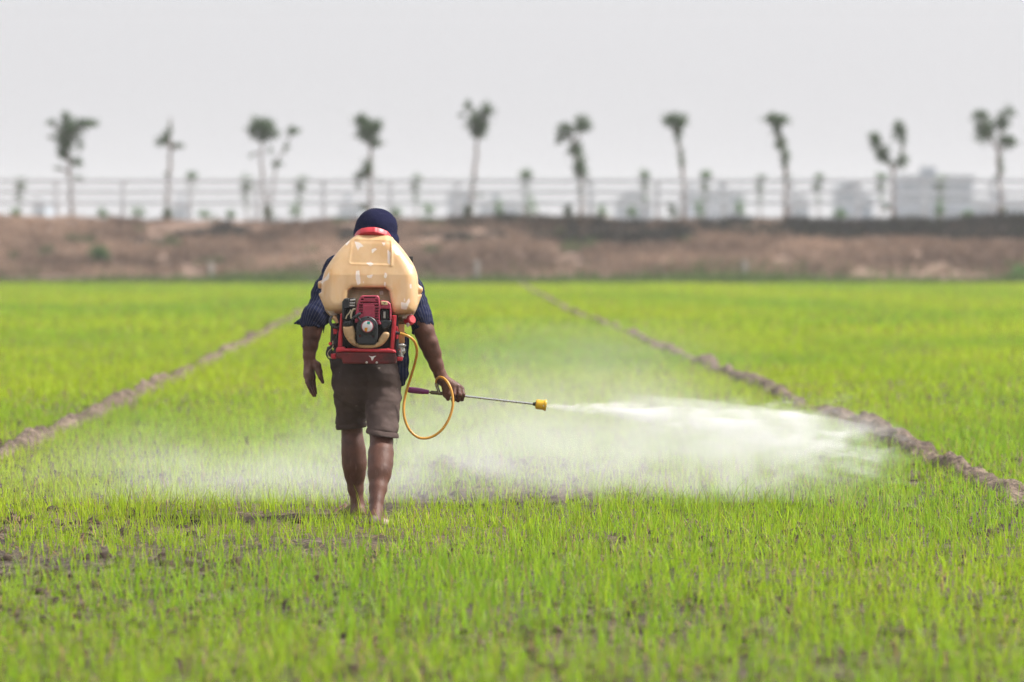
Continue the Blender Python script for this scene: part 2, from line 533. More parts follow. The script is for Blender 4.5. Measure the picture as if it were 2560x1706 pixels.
M['foam'] = plain('dried_foam', (0.74, 0.70, 0.67), 0.7, var=0.12)
M['clod'] = plain('shadow_dark_clod', (0.050, 0.036, 0.027), 0.95, spec=0.1, var=0.5, scale=25)  # colour taken near black to stand in for shadow gaps between the blades
M['strap_dark'] = plain('dark_padding', (0.05, 0.037, 0.032), 0.85, var=0.3)
M['strap'] = plain('tan_webbing', (0.40, 0.22, 0.08), 0.8, var=0.2)
M['fence'] = plain('white_fence_paint', (0.80, 0.82, 0.85), 0.7, var=0.10, scale=2)
M['bark'] = plain('pale_bark', (0.20, 0.155, 0.13), 0.9, var=0.3, scale=6)
M['stake'] = plain('pale_stake', (0.50, 0.46, 0.42), 0.8, var=0.15, scale=4)

# ================================================================== THE SETTING
def ground():
    xs = np.concatenate([-np.geomspace(6000, 6.4, 26), np.arange(-6.2, 6.21, 0.075), np.geomspace(6.4, 6000, 26)])
    ys = np.concatenate([np.array([-2000, -500, -100, -20, 0, 5, 9.]), np.arange(11.0, 34.01, 0.075), np.geomspace(34.3, 9000, 60)])
    X, Y = np.meshgrid(xs, ys, indexing='ij')
    Z = ground_z(X, Y)
    nx, ny = len(xs), len(ys)
    I = np.arange(nx * ny).reshape(nx, ny)
    Q = np.stack([I[:-1, :-1], I[1:, :-1], I[1:, 1:], I[:-1, 1:]], -1).reshape(-1, 4)
    me = mesh_np('ground', np.stack([X, Y, Z], -1).reshape(-1, 3), Q)
    tag(link('ground', me, M['mud']), kind='structure')

def ground_z(X, Y):
    X, Y = np.asarray(X, float), np.asarray(Y, float)
    f = np.clip((36 - Y) / 10, 0, 1) * np.clip((Y - 9) / 2, 0, 1) * np.clip((6.4 - np.abs(X)) / 0.5, 0, 1)
    n = 0.012 * fbm(X * 0.9, Y * 0.9, X * 0, 2, 3)
    c = fbm(X * 5.5, Y * 5.5, X * 0, 3, 9)
    n = n + 0.016 * np.clip(c - 0.35, 0, 2)
    return f * n
ground()

# ridges of dried mud between the plots
LEFT = [(-3.30, 9.0), (-3.32, 18), (-3.36, 25.6), (-3.41, 32), (-3.48, 39), (-3.59, 46.4), (-3.82, 58), (-4.17, 72.7), (-4.6, 100), (-5.2, 146)]
RIGHT = [(2.95, 9.0), (2.80, 17), (2.72, 21.6), (2.65, 27.2), (2.40, 37.4), (1.95, 53.8), (1.15, 82.5), (0.50, 125), (0.2, 146)]
def bund_x(path, Y):
    p = np.array(path); return np.interp(Y, p[:, 1], p[:, 0])
def ridge(name, path, seed, hgt, wid):
    ys = np.concatenate([np.arange(9, 34, 0.05), np.arange(34, 70, 0.12), np.arange(70, 147, 0.4)])
    us = np.linspace(-1, 1, 33)
    cx = bund_x(path, ys) + 0.06 * fbm(ys * 0.45, ys * 0, ys * 0, 3, seed)
    Yg, U = np.meshgrid(ys, us, indexing='ij')
    w = wid * (1 + 0.32 * fbm(Yg * 1.1, U * 0, U * 0, 2, seed + 2))
    X = cx[:, None] + U * w
    prof = np.clip(1 - np.abs(U) ** 2.2, 0, 1) ** 0.8
    lump = 0.55 + 0.45 * (0.5 + 0.5 * np.clip(fbm(X * 5.0, Yg * 5.0, U * 0, 3, seed + 5), -1, 1))
    Z = hgt * prof * lump * np.clip(0.95 + 0.55 * fbm(Yg * 1.3, U * 0, U * 0, 3, seed + 8), 0.25, 2) + 0.022 * fbm(X * 14, Yg * 14, U * 0, 3, seed + 11) * prof - 0.03 * (1 - prof)
    ny, nu = Yg.shape
    I = np.arange(ny * nu).reshape(ny, nu)
    Q = np.stack([I[:-1, :-1], I[:-1, 1:], I[1:, 1:], I[1:, :-1]], -1).reshape(-1, 4)
    me = mesh_np(name, np.stack([X, Yg, Z], -1).reshape(-1, 3), Q)
    tag(link(name, me, M['bund']), kind='structure')
ridge('field_ridge', LEFT, 31, 0.085, 0.12)
ridge('field_ridge', RIGHT, 57, 0.095, 0.125)

# the road bank behind the field
BANK0, BANK1, BANKH = 149.8, 155.5, 2.36
def bank_z(X, Y):
    X, Y = np.asarray(X, float), np.asarray(Y, float)
    t = np.clip((Y - BANK0) / (BANK1 - BANK0), 0, 1)
    z = BANKH * t ** 0.85
    z = z * (1 + 0.05 * fbm(X * 0.25, Y * 0.3, X * 0, 3, 5)) + 0.16 * fbm(X * 0.7, Y * 0.7, X * 0, 3, 15) * np.clip(t * 3, 0, 1) * (1 - 0.5 * t)
    back = np.clip((Y - 182) / 6, 0, 1)
    return np.where(Y < BANK0, -0.05, z * (1 - back) - 0.05 * back)
def bank():
    xs = np.concatenate([-np.geomspace(900, 31, 14), np.arange(-30, 30.1, 0.3), np.geomspace(31, 900, 14)])
    ys = np.concatenate([np.arange(149.5, 157.6, 0.25), np.array([159, 162, 166, 172, 178, 181, 183, 185, 188.5])])
    X, Y = np.meshgrid(xs, ys, indexing='ij'); Z = bank_z(X, Y)
    nx, ny = X.shape; I = np.arange(nx * ny).reshape(nx, ny)
    Q = np.stack([I[:-1, :-1], I[1:, :-1], I[1:, 1:], I[:-1, 1:]], -1).reshape(-1, 4)
    tag(link('embankment', mesh_np('embankment', np.stack([X, Y, Z], -1).reshape(-1, 3), Q), M['bank']), kind='structure')
bank()

# ------------------------------------------------------------------ blades: rice seedlings, dry grass, weeds
def blade_mesh(root, h, w, az, lean, laz, col, segs=3):
    n = len(root)
    V = np.zeros((n, (segs + 1) * 2, 3), np.float32)
    side = np.stack([np.cos(az), np.sin(az), np.zeros(n)], -1)
    ld = np.stack([np.cos(laz), np.sin(laz), np.zeros(n)], -1)
    for i in range(segs + 1):
        t = i / segs
        c = root + ld * (lean * h * t ** 1.8)[:, None]
        c[:, 2] += h * t * (1 - 0.35 * np.minimum(lean, 1.2) * t)
        ww = w * (1 - 0.92 * t ** 1.7) * 0.5
        V[:, 2 * i] = c - side * ww[:, None]; V[:, 2 * i + 1] = c + side * ww[:, None]
    base = (np.arange(n) * (segs + 1) * 2)[:, None]
    Q = np.concatenate([base + np.array([[2*i, 2*i+1, 2*i+3, 2*i+2]]) for i in range(segs)])
    C = np.repeat(col[:, None, :], (segs + 1) * 2, 1)
    return V.reshape(-1, 3), Q, C.reshape(-1, 4)

def join(parts):
    vs_, qs_, cs_, n = [], [], [], 0
    for v, q, c in parts:
        vs_.append(v); qs_.append(q + n); cs_.append(c); n += len(v)
    return np.concatenate(vs_), np.concatenate(qs_), np.concatenate(cs_)

def lerp(a, b, t): return a + (b - a) * t[:, None]
YG, GR, DRY = np.array([0.445, 0.580, 0.024]), np.array([0.215, 0.420, 0.030]), np.array([0.42, 0.33, 0.12])

def rice():
    parts = []
    for y0, y1, dens, w0, segs, k in ((10.5, 20.5, 1000, 0.0050, 3, 3), (20.5, 32, 820, 0.0056, 3, 3), (32, 60, 300, 0.011, 2, 2), (60, 138, 80, 0.034, 2, 1)):
        half = lambda y: 0.1315 * y * 1.12 + 0.9
        A = 0.5 * (half(y0) + half(y1)) * 2 * (y1 - y0)
        n = int(A * dens / k)
        y = rng.uniform(y0, y1, n * 2); x = rng.uniform(-1, 1, n * 2) * half(y1)
        ok = np.abs(x) < half(y); x, y = x[ok][:n], y[ok][:n]
        # thin and bare places
        d = 0.5 + 0.62 * fbm(x * 0.75, y * 0.42, x * 0, 3, 41) + 0.30 * vnoise(x * 3.1, y * 2.0, x * 0, 44)
        ok = rng.uniform(0, 1, len(x)) < np.clip(d + (0.50 if y0 < 30 else 0.85), 0.18, 1.0)
        for path in (LEFT, RIGHT):
            ok &= np.abs(x - bund_x(path, y)) > 0.075 + 0.05 * rng.standard_normal(len(x))
        # pressed flat where the feet stand
        for fx, fy in ((-0.80, 19.83), (-0.68, 19.25), (-0.62, 19.33)):
            ok &= (x - fx) ** 2 + (y - fy) ** 2 > 0.055 ** 2
        x, y = x[ok], y[ok]
        hh = 1 + 0.26 * fbm(x * 0.6, y * 0.5, x * 0, 2, 71)
        patch = np.clip(0.5 + 0.65 * fbm(x * 0.30, y * 0.13, x * 0, 3, 81), 0, 1)
        for j in range(k):
            n = len(x)
            r = np.stack([x + rng.normal(0, 0.012, n), y + rng.normal(0, 0.012, n), 0 * x], -1)
            r[:, 2] = ground_z(r[:, 0], r[:, 1]) - 0.006
            h = np.clip(rng.normal(0.090, 0.034, n), 0.030, 0.20) * hh * (0.8 if j else 1.0)
            lean = np.abs(rng.normal(0.18, 0.24, n)) + (0.12 if j else 0)
            w = w0 * rng.uniform(0.7, 1.25, n)
            t = np.clip(0.62 * patch + rng.normal(0.3, 0.22, n), 0, 1)
            c = lerp(GR, YG, t)
            dry = rng.uniform(0, 1, n) < 0.07
            c[dry] = DRY * rng.uniform(0.7, 1.1, (dry.sum(), 1))
            c *= rng.uniform(0.70, 1.30, (n, 1))
            col = np.concatenate([c, np.ones((n, 1))], 1)
            parts.append(blade_mesh(r, h, w, rng.normal(0, 0.9, n), lean, rng.uniform(0, 2 * math.pi, n), col, segs))
    v, q, c = join(parts)
    o = link('rice_seedlings', mesh_np('rice_seedlings', v, q, {'Col': c}), M['leaf'], smooth=False)
    tag(o, 'bright green rice seedlings growing thinly all over the muddy field', 'rice', kind='stuff')
rice()

def litter():
    """old straw lying on the mud, and crumbs of soil"""
    n = 12000
    y = rng.uniform(11, 34, n); x = rng.uniform(-1, 1, n) * (0.1315 * y * 1.1 + 0.6)
    keep = fbm(x * 0.8, y * 0.8, x * 0, 2, 91) > -0.15
    x, y = x[keep], y[keep]; n = len(x)
    z = ground_z(x, y) + 0.004
    r = np.stack([x, y, z], -1)
    L = rng.uniform(0.02, 0.10, n); az = rng.uniform(0, math.pi, n)
    d = np.stack([np.cos(az), np.sin(az), np.abs(rng.normal(0.05, 0.30, n))], -1) * L[:, None]
    s = np.stack([-np.sin(az), np.cos(az), np.zeros(n)], -1) * 0.0022
    up = np.array([0, 0, 0.003])
    V = np.stack([r - s, r + s, r + d * 0.5 + s + up, r + d * 0.5 - s + up, r + d + s, r + d - s], 1)
    b = (np.arange(n) * 6)[:, None]
    Q = np.concatenate([b + np.array([[0, 1, 2, 3]]), b + np.array([[3, 2, 4, 5]])])
    c = lerp(np.array([0.075, 0.038, 0.016]), np.array([0.36, 0.24, 0.11]), rng.uniform(0, 1, n))
    C = np.repeat(np.concatenate([c, np.ones((n, 1))], 1)[:, None], 6, 1).reshape(-1, 4)
    tag(link('straw_litter', mesh_np('straw_litter', V.reshape(-1, 3), Q, {'Col': C}), M['dry_leaf'], smooth=False),
        'scraps of brown straw lying on the mud between the seedlings', 'straw', kind='stuff')
    # clods
    n = 12000
    y = rng.uniform(11, 36, n); x = rng.uniform(-1, 1, n) * (0.1315 * y * 1.1 + 0.6)
    keep = fbm(x * 0.9, y * 0.9, x * 0, 2, 97) > -0.3
    x, y = x[keep], y[keep]; n = len(x)
    r = np.stack([x, y, ground_z(x, y)], -1)
    unit = np.array([[1,0,0],[.7,.7,.1],[0,1,0],[-.7,.7,-.1],[-1,0,0],[-.7,-.7,.1],[0,-1,0],[.7,-.7,-.1],
                     [.6,0,.7],[0,.6,.75],[-.6,0,.7],[0,-.6,.65]])
    size = np.clip(rng.lognormal(-4.35, 0.5, n), 0.006, 0.032)
    U = unit[None] * rng.uniform(0.65, 1.35, (n, 12, 3)) * size[:, None, None] * np.array([1.2, 1.2, 0.9])
    V = (r[:, None] + U).reshape(-1, 3); b = (np.arange(n) * 12)[:, None]
    q = [[0,1,9,8],[1,2,3,9],[3,4,10,9],[4,5,11,10],[5,6,7,11],[7,0,8,11],[8,9,10,11]]
    Q = np.concatenate([b + np.array([f]) for f in q])
    tag(link('soil_clods', mesh_np('soil_clods', V, Q), M['clod'], smooth=False), 'crumbly dark clods of soil scattered over the near field', 'soil', kind='stuff')
litter()

def bank_grass():
    n = 64000
    x = rng.uniform(-27, 27, n); y = BANK0 + (BANK1 + 1.2 - BANK0) * rng.uniform(0.05, 1, n)
    keep = fbm(x * 0.5, y * 0.6, x * 0, 3, 22) > -0.55
    x, y = x[keep], y[keep]; n = len(x)
    t = (y - BANK0) / (BANK1 - BANK0)
    r = np.stack([x, y, bank_z(x, y) - 0.03], -1)
    h = np.clip(rng.normal(0.28, 0.1, n), 0.1, 0.6) * (1 - 0.3 * np.clip(t, 0, 1))
    m = np.clip(0.5 + 0.6 * fbm(x * 0.33, y * 0.8, x * 0, 3, 63) + rng.normal(0, 0.15, n), 0, 1)
    c = lerp(np.array([0.17, 0.11, 0.08]), np.array([0.50, 0.355, 0.265]), m)
    # blackish growth under the crest, mostly on the right-hand half
    s = 0.42 * np.clip((x + 4.5) / 9, -1, 1) + 0.8 * fbm(x * 0.28, y * 0.25, x * 0, 3, 77)
    dark_top = (t > 0.62 + 0.10 * vnoise(x * 0.7, y, x * 0, 5)) & (s > 0.05)
    c[dark_top] = np.array([0.035, 0.033, 0.030]) * rng.uniform(0.7, 1.5, (dark_top.sum(), 1))
    h[dark_top] *= 1.1
    g = (fbm(x * 0.6, y * 0.9, x * 0, 2, 13) > 0.75) & ~dark_top
    c[g] = np.array([0.10, 0.13, 0.05])
    col = np.concatenate([c, np.ones((n, 1))], 1)
    v, q, c = blade_mesh(r, h, 0.06 * rng.uniform(0.5, 1.5, n), rng.normal(0, 0.9, n), np.abs(rng.normal(0.4, 0.35, n)), rng.uniform(0, 6.28, n), col, 2)
    tag(link('dry_bank_grass', mesh_np('dry_bank_grass', v, q, {'Col': c}), M['dry_leaf'], smooth=False),
        'dry pinkish brown grass covering the slope of the road bank', 'dry grass', kind='stuff')
    n = 26000  # second pass: blackish blades, thicker towards the right
    x = np.concatenate([rng.uniform(-2.5, 27, n - 6000), rng.uniform(-9, 27, 6000)]); y = rng.uniform(153.4, 156.2, n)
    keep = (fbm(x * 0.22, y * 0.9, x * 0, 3, 77) + 0.5 * np.clip((x + 2) / 8, -1, 1) + 0.35 * (y - 154.6) + 0.30 * rng.standard_normal(n) + 0.5 * fbm(x * 0.9, y * 1.2, x * 0, 2, 79) > 0.30)
    x, y = x[keep], y[keep]; n = len(x)
    r = np.stack([x, y, bank_z(x, y) - 0.03], -1)
    c = np.array([0.032, 0.031, 0.030]) * rng.uniform(0.6, 1.7, (n, 1)); c[rng.uniform(0, 1, n) < 0.12] = np.array([0.06, 0.075, 0.03])
    v, q, c = blade_mesh(r, np.clip(rng.normal(0.24, 0.08, n), 0.08, 0.5), 0.07 * rng.uniform(0.5, 1.5, n), rng.normal(0, 0.9, n), np.abs(rng.normal(0.4, 0.35, n)), rng.uniform(0, 6.28, n), np.concatenate([c, np.ones((n, 1))], 1), 2)
    tag(link('dark_crest_grass', mesh_np('dark_crest_grass', v, q, {'Col': c}), M['dry_leaf'], smooth=False),
        'blackish growth just under the crest of the bank, mostly to the right', 'scorched grass', kind='stuff')
    n = 30000
    x = rng.uniform(-27, 27, n); y = rng.uniform(137.6, 151.0, n)
    keep = rng.uniform(0, 1, n) < np.clip(0.75 + 0.8 * fbm(x * 0.4, y * 0.5, x * 0, 3, 122), 0.1, 1)
    x, y = x[keep], y[keep]; n = len(x)
    r = np.stack([x, y, np.maximum(bank_z(x, y), 0) - 0.02], -1)
    h = np.clip(rng.normal(0.26, 0.1, n), 0.08, 0.7) * (1 + 0.5 * fbm(x * 0.35, x * 0, x * 0, 2, 8))
    c = lerp(np.array([0.05, 0.10, 0.022]), np.array([0.13, 0.19, 0.04]), rng.uniform(0, 1, n))
    col = np.concatenate([c, np.ones((n, 1))], 1)
    v, q, c = blade_mesh(r, h, 0.05 * rng.uniform(0.6, 1.5, n), rng.normal(0, 0.9, n), np.abs(rng.normal(0.3, 0.3, n)), rng.uniform(0, 6.28, n), col, 2)
    tag(link('bank_foot_weeds', mesh_np('bank_foot_weeds', v, q, {'Col': c}), M['leaf'], smooth=False),
        'dark green weeds in a strip along the foot of the bank', 'weeds', kind='stuff')
bank_grass()

# ------------------------------------------------------------------ trees, shrubs
def leaf_cloud(blobs, Y, scale, leaf, tint=1.0, seed=0):
    """leaf-sized bent diamonds through the volume of each blob; blobs in photo pixels (x, y, rx, ry, amount)"""
    r_ = np.random.default_rng(seed)
    V, Q, C, n0 = [], [], [], 0
    for bx, by, rx, ry, am in blobs:
        c = np.array(P(bx, by, Y)); k = Y / FPX
        n = int(am * 2.5)
        # a few twig clusters inside each blob make the outline uneven
        m = max(4, n // 6)
        cl = r_.normal(0, 1, (m, 3)); cl *= (r_.uniform(0, 1, m) ** 0.45 / np.linalg.norm(cl, axis=1))[:, None] * 0.92
        p = cl[r_.integers(0, m, n)] + r_.normal(0, 0.27, (n, 3))
        p = c + p * np.array([rx * k, 0.5 * (rx + ry) * k, ry * k])
        L = leaf * r_.uniform(0.6, 1.35, n)
        d = r_.normal(0, 1, (n, 3)); d[:, 2] -= 0.35; d /= np.linalg.norm(d, axis=1)[:, None]
        s = np.cross(d, r_.normal(0, 1, (n, 3))); s /= np.linalg.norm(s, axis=1)[:, None]
        nn = np.cross(d, s)
        a = p - d * (L * .5)[:, None]; b = p + d * (L * .5)[:, None] - nn * (L * .12)[:, None]
        l = p + s * (L * .26)[:, None] + nn * (L * .10)[:, None]; r = p - s * (L * .26)[:, None] + nn * (L * .10)[:, None]
        V.append(np.stack([a, l, b, r], 1).reshape(-1, 3))
        Q.append(n0 + np.arange(n)[:, None] * 4 + np.array([[0, 1, 2, 3]])); n0 += 4 * n
        t = r_.uniform(0, 1, n)
        col = lerp(np.array([0.020, 0.058, 0.018]), np.array([0.070, 0.145, 0.034]), t) * tint
        C.append(np.repeat(np.concatenate([col, np.ones((n, 1))], 1), 4, 0))
    return np.concatenate(V), np.concatenate(Q), np.concatenate(C)

def tree(label, Y, stems, blobs, group, leaf=0.2, rad=0.085, base_z=2.45, seed=0, name='roadside_tree', ns=1):
    """stems: lists of pixel points, the first runs from the ground"""
    foot = P(*stems[0][0], Y); foot.z = base_z
    root = empty(name, foot)
    tag(root, label, 'tree', group)
    mb = MB()
    for i, st in enumerate(stems):
        pts = [P(x, y, Y) for x, y in st]
        if i == 0: pts = [foot] + [p for p in pts if p.z > base_z + 0.1]
        pts = [p + Vector((0.03 * math.sin(7 * p.z + seed), 0.05 * math.sin(5 * p.z + 2 * seed), 0)) for p in spline(pts, 4)]
        r0 = rad if i == 0 else rad * 0.6
        mb.tube(pts, [r0 * (1 - 0.72 * j / (len(pts) - 1)) for j in range(len(pts))], 8)
    mb.build('trunk', M['bark'], root)
    v, q, c = leaf_cloud(blobs, Y, 1, leaf, 1.0 if Y < 200 else 1.8, seed + 100)  # far crowns get a lighter leaf colour: distance haze painted in
    link('crown', mesh_np('crown', v, q, {'Col': c}), M['leaf'], root, smooth=False)
    return root

z4 = lambda u, v: (u / 2.736, 240 + v / 2.736)
z5 = lambda u, v: (850 + u / 2.736, 240 + v / 2.736)
z6 = lambda u, v: (1700 + u / 2.736, 240 + v / 2.736)
def bl(f, L): return [(*f(u, v), rx / 2.736, ry / 2.736, am) for u, v, rx, ry, am in L]
def st(f, *L): return [[f(u, v) for u, v in s] for s in L]
TREES = [
 ('dark full-headed young tree at the left end, one branch reaching right', z4,
  [[(492, 850), (484, 640), (468, 430), (455, 280), (450, 140)], [(465, 330), (540, 230), (640, 160)], [(478, 470), (530, 440)], [(478, 530), (420, 505), (385, 500)], [(462, 300), (390, 220), (320, 170)], [(462, 340), (400, 300), (330, 280)]],
  [(445, 330, 62, 85, 210), (480, 235, 85, 75, 230), (450, 150, 34, 44, 60), (590, 185, 72, 34, 110), (350, 185, 42, 22, 22), (345, 280, 32, 16, 12), (520, 455, 48, 44, 55), (400, 500, 34, 14, 12), (548, 575, 36, 34, 26), (430, 395, 40, 35, 70), (545, 330, 20, 50, 30)]),
 ('thin bare-topped tree with one small leafy whorl, second from the left', z4,
  [[(1140, 850), (1148, 640), (1165, 420), (1160, 240), (1162, 150)], [(1160, 350), (1120, 320), (1080, 300)], [(1160, 360), (1220, 345), (1250, 335)]],
  [(1118, 312, 55, 40, 70), (1220, 342, 48, 20, 40), (1148, 262, 24, 40, 22), (1165, 200, 12, 50, 8), (1145, 790, 30, 55, 70), (1150, 530, 26, 24, 12)]),
 ('twin-stemmed tree with a round dark crown and a smaller tuft to its right', z4,
  [[(1832, 850), (1805, 660), (1788, 460), (1795, 250)], [(1838, 800), (1868, 620), (1888, 460), (1955, 350), (2005, 235)], [(1795, 300), (1850, 240)], [(1790, 380), (1730, 400)]],
  [(1800, 215, 92, 62, 300), (1790, 285, 45, 36, 70), (1872, 265, 36, 44, 50), (1720, 250, 22, 36, 22), (2005, 238, 46, 32, 60), (1895, 465, 36, 22, 24), (1960, 350, 20, 52, 14), (1860, 380, 24, 40, 14), (1722, 400, 20, 20, 8), (1838, 790, 34, 55, 60)]),
 ('bushy tree with low leaves down its stem, just above the navy beanie', z5,
  [[(205, 850), (206, 600), (208, 420), (195, 240), (160, 150)], [(205, 560), (160, 540), (120, 545)], [(200, 330), (250, 320), (290, 330)]],
  [(185, 240, 76, 82, 290), (150, 160, 52, 32, 70), (240, 320, 52, 36, 70), (190, 490, 40, 70, 100), (130, 545, 44, 32, 50), (250, 205, 40, 50, 60), (122, 615, 26, 34, 26), (270, 590, 26, 22, 12), (160, 770, 40, 40, 34)]),
 ('tallest tree of the row, slim pale stem and a heart-shaped crown', z5,
  [[(880, 850), (908, 620), (932, 400), (942, 230), (960, 120)], [(938, 240), (900, 140), (870, 60)], [(940, 300), (990, 190), (1010, 90)], [(905, 640), (960, 660)]],
  [(935, 175, 76, 76, 230), (872, 62, 28, 32, 34), (1005, 100, 52, 52, 100), (940, 240, 46, 50, 90), (985, 215, 38, 45, 44), (830, 130, 20, 22, 10), (880, 785, 36, 55, 80), (910, 600, 24, 40, 16), (960, 670, 30, 20, 10)]),
 ('leaning tree with patchy leaf clumps down to its pale lower stem', z5,
  [[(1650, 850), (1650, 620), (1615, 430), (1585, 290), (1560, 200)], [(1600, 350), (1640, 250), (1660, 170)], [(1585, 290), (1520, 280), (1490, 300)], [(1640, 560), (1690, 580)]],
  [(1545, 238, 56, 56, 120), (1650, 190, 58, 56, 140), (1610, 370, 50, 52, 110), (1640, 470, 58, 66, 110), (1500, 292, 30, 42, 44), (1655, 540, 44, 32, 44), (1690, 585, 30, 30, 14), (1640, 640, 30, 60, 22), (1560, 785, 30, 44, 50)]),
 ('narrow tree with a compact flat-topped head right of the lance tip', z5,
  [[(2350, 850), (2350, 620), (2335, 420), (2305, 280), (2295, 170)], [(2305, 260), (2340, 200)]],
  [(2292, 170, 82, 50, 230), (2312, 235, 34, 54, 70), (2310, 320, 18, 40, 16), (2336, 430, 20, 80, 40), (2240, 180, 24, 24, 24), (2275, 785, 34, 50, 50)]),
 ('curved tree with a small mop of leaves and leaf-clad stem', z6,
  [[(718, 850), (722, 620), (718, 440), (690, 320), (668, 230), (660, 160)], [(668, 220), (710, 180)]],
  [(662, 165, 82, 46, 220), (664, 222, 30, 50, 60), (688, 320, 34, 60, 80), (720, 430, 28, 78, 90), (725, 560, 40, 22, 20), (610, 160, 24, 28, 26)]),
 ('forked tree with two separate leafy arms, second from the right end', z6,
  [[(1455, 850), (1458, 640), (1450, 500), (1385, 390), (1320, 280)], [(1452, 520), (1505, 440), (1520, 320), (1510, 200)]],
  [(1328, 300, 46, 58, 110), (1382, 392, 46, 62, 120), (1500, 228, 50, 52, 100), (1522, 290, 24, 50, 44), (1520, 440, 40, 60, 56), (1452, 462, 62, 22, 20), (1470, 290, 20, 26, 8), (1400, 760, 30, 40, 20)]),
 ('broad tree with three loose clumps of leaves at the right end', z6,
  [[(2195, 850), (2190, 640), (2178, 450), (2165, 360), (2090, 230), (2060, 140)], [(2170, 380), (2200, 250), (2220, 120)], [(2175, 400), (2230, 330), (2270, 290)]],
  [(2088, 228, 72, 88, 240), (2050, 130, 60, 36, 60), (2200, 180, 46, 62, 110), (2240, 308, 60, 46, 120), (2240, 105, 50, 50, 34), (2190, 480, 26, 60, 24), (2180, 560, 34, 26, 12), (2215, 790, 30, 30, 14)]),
]
for i, (lab, f, stems, blobs) in enumerate(TREES):
    tree(lab, 160.0, st(f, *stems), bl(f, blobs), 'young trees standing along the road bank', 0.145, 0.10, 2.45, i)

FAR = [(50, 446, 20, 'tiny hazy tree beyond the fence at the far left edge'),
       (478, 432, 16, 'tiny hazy tree just right of the thin bare-topped tree'),
       (616, 444, 22, 'pale hazy tree just left of the twin-stemmed tree'),
       (750, 440, 24, 'pale hazy tree between the twin-stemmed tree and the bushy tree'),
       (1040, 440, 18, 'slim hazy tree between the beanie and the tallest tree'),
       (1316, 428, 22, 'small hazy tree with a mop head just right of the tallest tree'),
       (1612, 428, 18, 'small hazy tree between the leaning tree and the flat-topped tree'),
       (1763, 428, 20, 'dark hazy tree just right of the flat-topped tree'),
       (1900, 440, 17, 'slim column-like hazy tree just left of the curved tree'),
       (2045, 436, 16, 'slim hazy tree between the curved tree and the forked tree'),
       (2203, 434, 18, 'small hazy tree behind the left arm of the forked tree'),
       (2352, 440, 20, 'hazy tree in front of the broad grey building')]
for i, (x, top, w, lab) in enumerate(FAR):
    tree(lab, 292.0, [[(x + 2, 600), (x, 520), (x - 1, top + 14)]],
         [(x, top + 14, w * .62, 15, 60), (x - 2, top + 34, w * .5, 17, 50), (x + w * .4, top + 8, w * .4, 8, 16), (x, top + 62, w * .25, 16, 14)],
         'small hazy trees beyond the road', 0.30, 0.11, 0.0, 40 + i)

SHRUBS = [(38, 520, 12, 26, 'small shrub on the crest at the left edge of the field'),
          (258, 528, 13, 24, 'low shrub on the crest right of the full-headed tree'),
          (346, 528, 20, 30, 'widest dark shrub on the crest left of the bare-topped tree'),
          (512, 528, 20, 22, 'flat shrub on the crest right of the bare-topped tree'),
          (576, 528, 11, 20, 'thin low shrub on the crest left of the twin-stemmed tree'),
          (738, 522, 14, 34, 'upright shrub on the crest right of the twin-stemmed tree'),
          (992, 528, 14, 26, 'low shrub on the crest right of the beanie'),
          (1072, 520, 15, 40, 'tall green shrub on the crest left of the tallest tree'),
          (1246, 520, 13, 46, 'tall narrow shrub on the crest right of the tallest tree'),
          (1330, 514, 13, 56, 'tallest shrub on the crest, under the mop-headed hazy tree'),
          (1506, 524, 15, 30, 'light green shrub on the crest right of the leaning tree'),
          (1580, 526, 12, 30, 'thin shrub on the crest left of the flat-topped tree'),
          (1748, 518, 12, 46, 'dark upright shrub on the crest right of the flat-topped tree'),
          (1850, 516, 14, 48, 'dark upright shrub on the crest left of the curved tree'),
          (2100, 530, 18, 24, 'yellowish low shrub on the crest below the stepped house'),
          (2350, 516, 10, 44, 'brownish thin shrub on the crest before the broad grey building'),
          (2420, 528, 12, 24, 'low shrub on the crest left of the right end tree')]
for i, (x, y, rx, h, lab) in enumerate(SHRUBS):
    Y = 156.6
    foot = P(x, 545, Y); foot.z = float(bank_z(foot.x, Y)) - 0.05
    root = empty('shrub', foot); tag(root, lab, 'shrub', 'shrubs along the crest of the bank')
    mb = MB()
    for k in range(3):
        mb.tube([foot, foot + Vector((0.1 * (k - 1), 0.04 * k, 0.25)), foot + Vector((0.22 * (k - 1), 0.05, 0.5))], [0.02, 0.014, 0.006], 6)
    mb.build('stem', M['bark'], root)
    yc = 545 - h * 0.55
    v, q, c = leaf_cloud([(x, yc, rx, h * 0.5, 34), (x + rx * .4, yc + h * .2, rx * .7, h * .3, 12), (x - rx * .5, yc + h * .15, rx * .6, h * .35, 12)], Y, 1, 0.11, 2.2, 300 + i)  # leaf tint lifted so the colour itself carries some of the haze
    link('foliage', mesh_np('foliage', v, q, {'Col': c}), M['leaf'], root, smooth=False)
# the green bush on the slope and the bright one at the right end of the field edge
for (x, y, rx, ry, Y, n, lab) in ((250, 636, 24, 22, 151.6, 170, 'rounded green bush growing alone on the bank slope'),
                                   (2548, 690, 26, 24, 149.2, 190, 'bright green bush at the field edge on the far right')):
    foot = P(x, y + ry, Y); foot.z = max(0.0, float(bank_z(foot.x, Y)))
    root = empty('bush', foot); tag(root, lab, 'bush')
    mb = MB(); mb.tube([foot, foot + Vector((0.03, 0, 0.3))], [0.03, 0.012], 6); mb.build('stem', M['bark'], root)
    v, q, c = leaf_cloud([(x, y, rx, ry, n), (x + 10, y + 8, rx * .7, ry * .6, n // 3)], Y, 1, 0.14, 1.5 if x < 1000 else 2.4, 400 + int(x))
    link('foliage', mesh_np('foliage', v, q, {'Col': c}), M['leaf'], root, smooth=False)

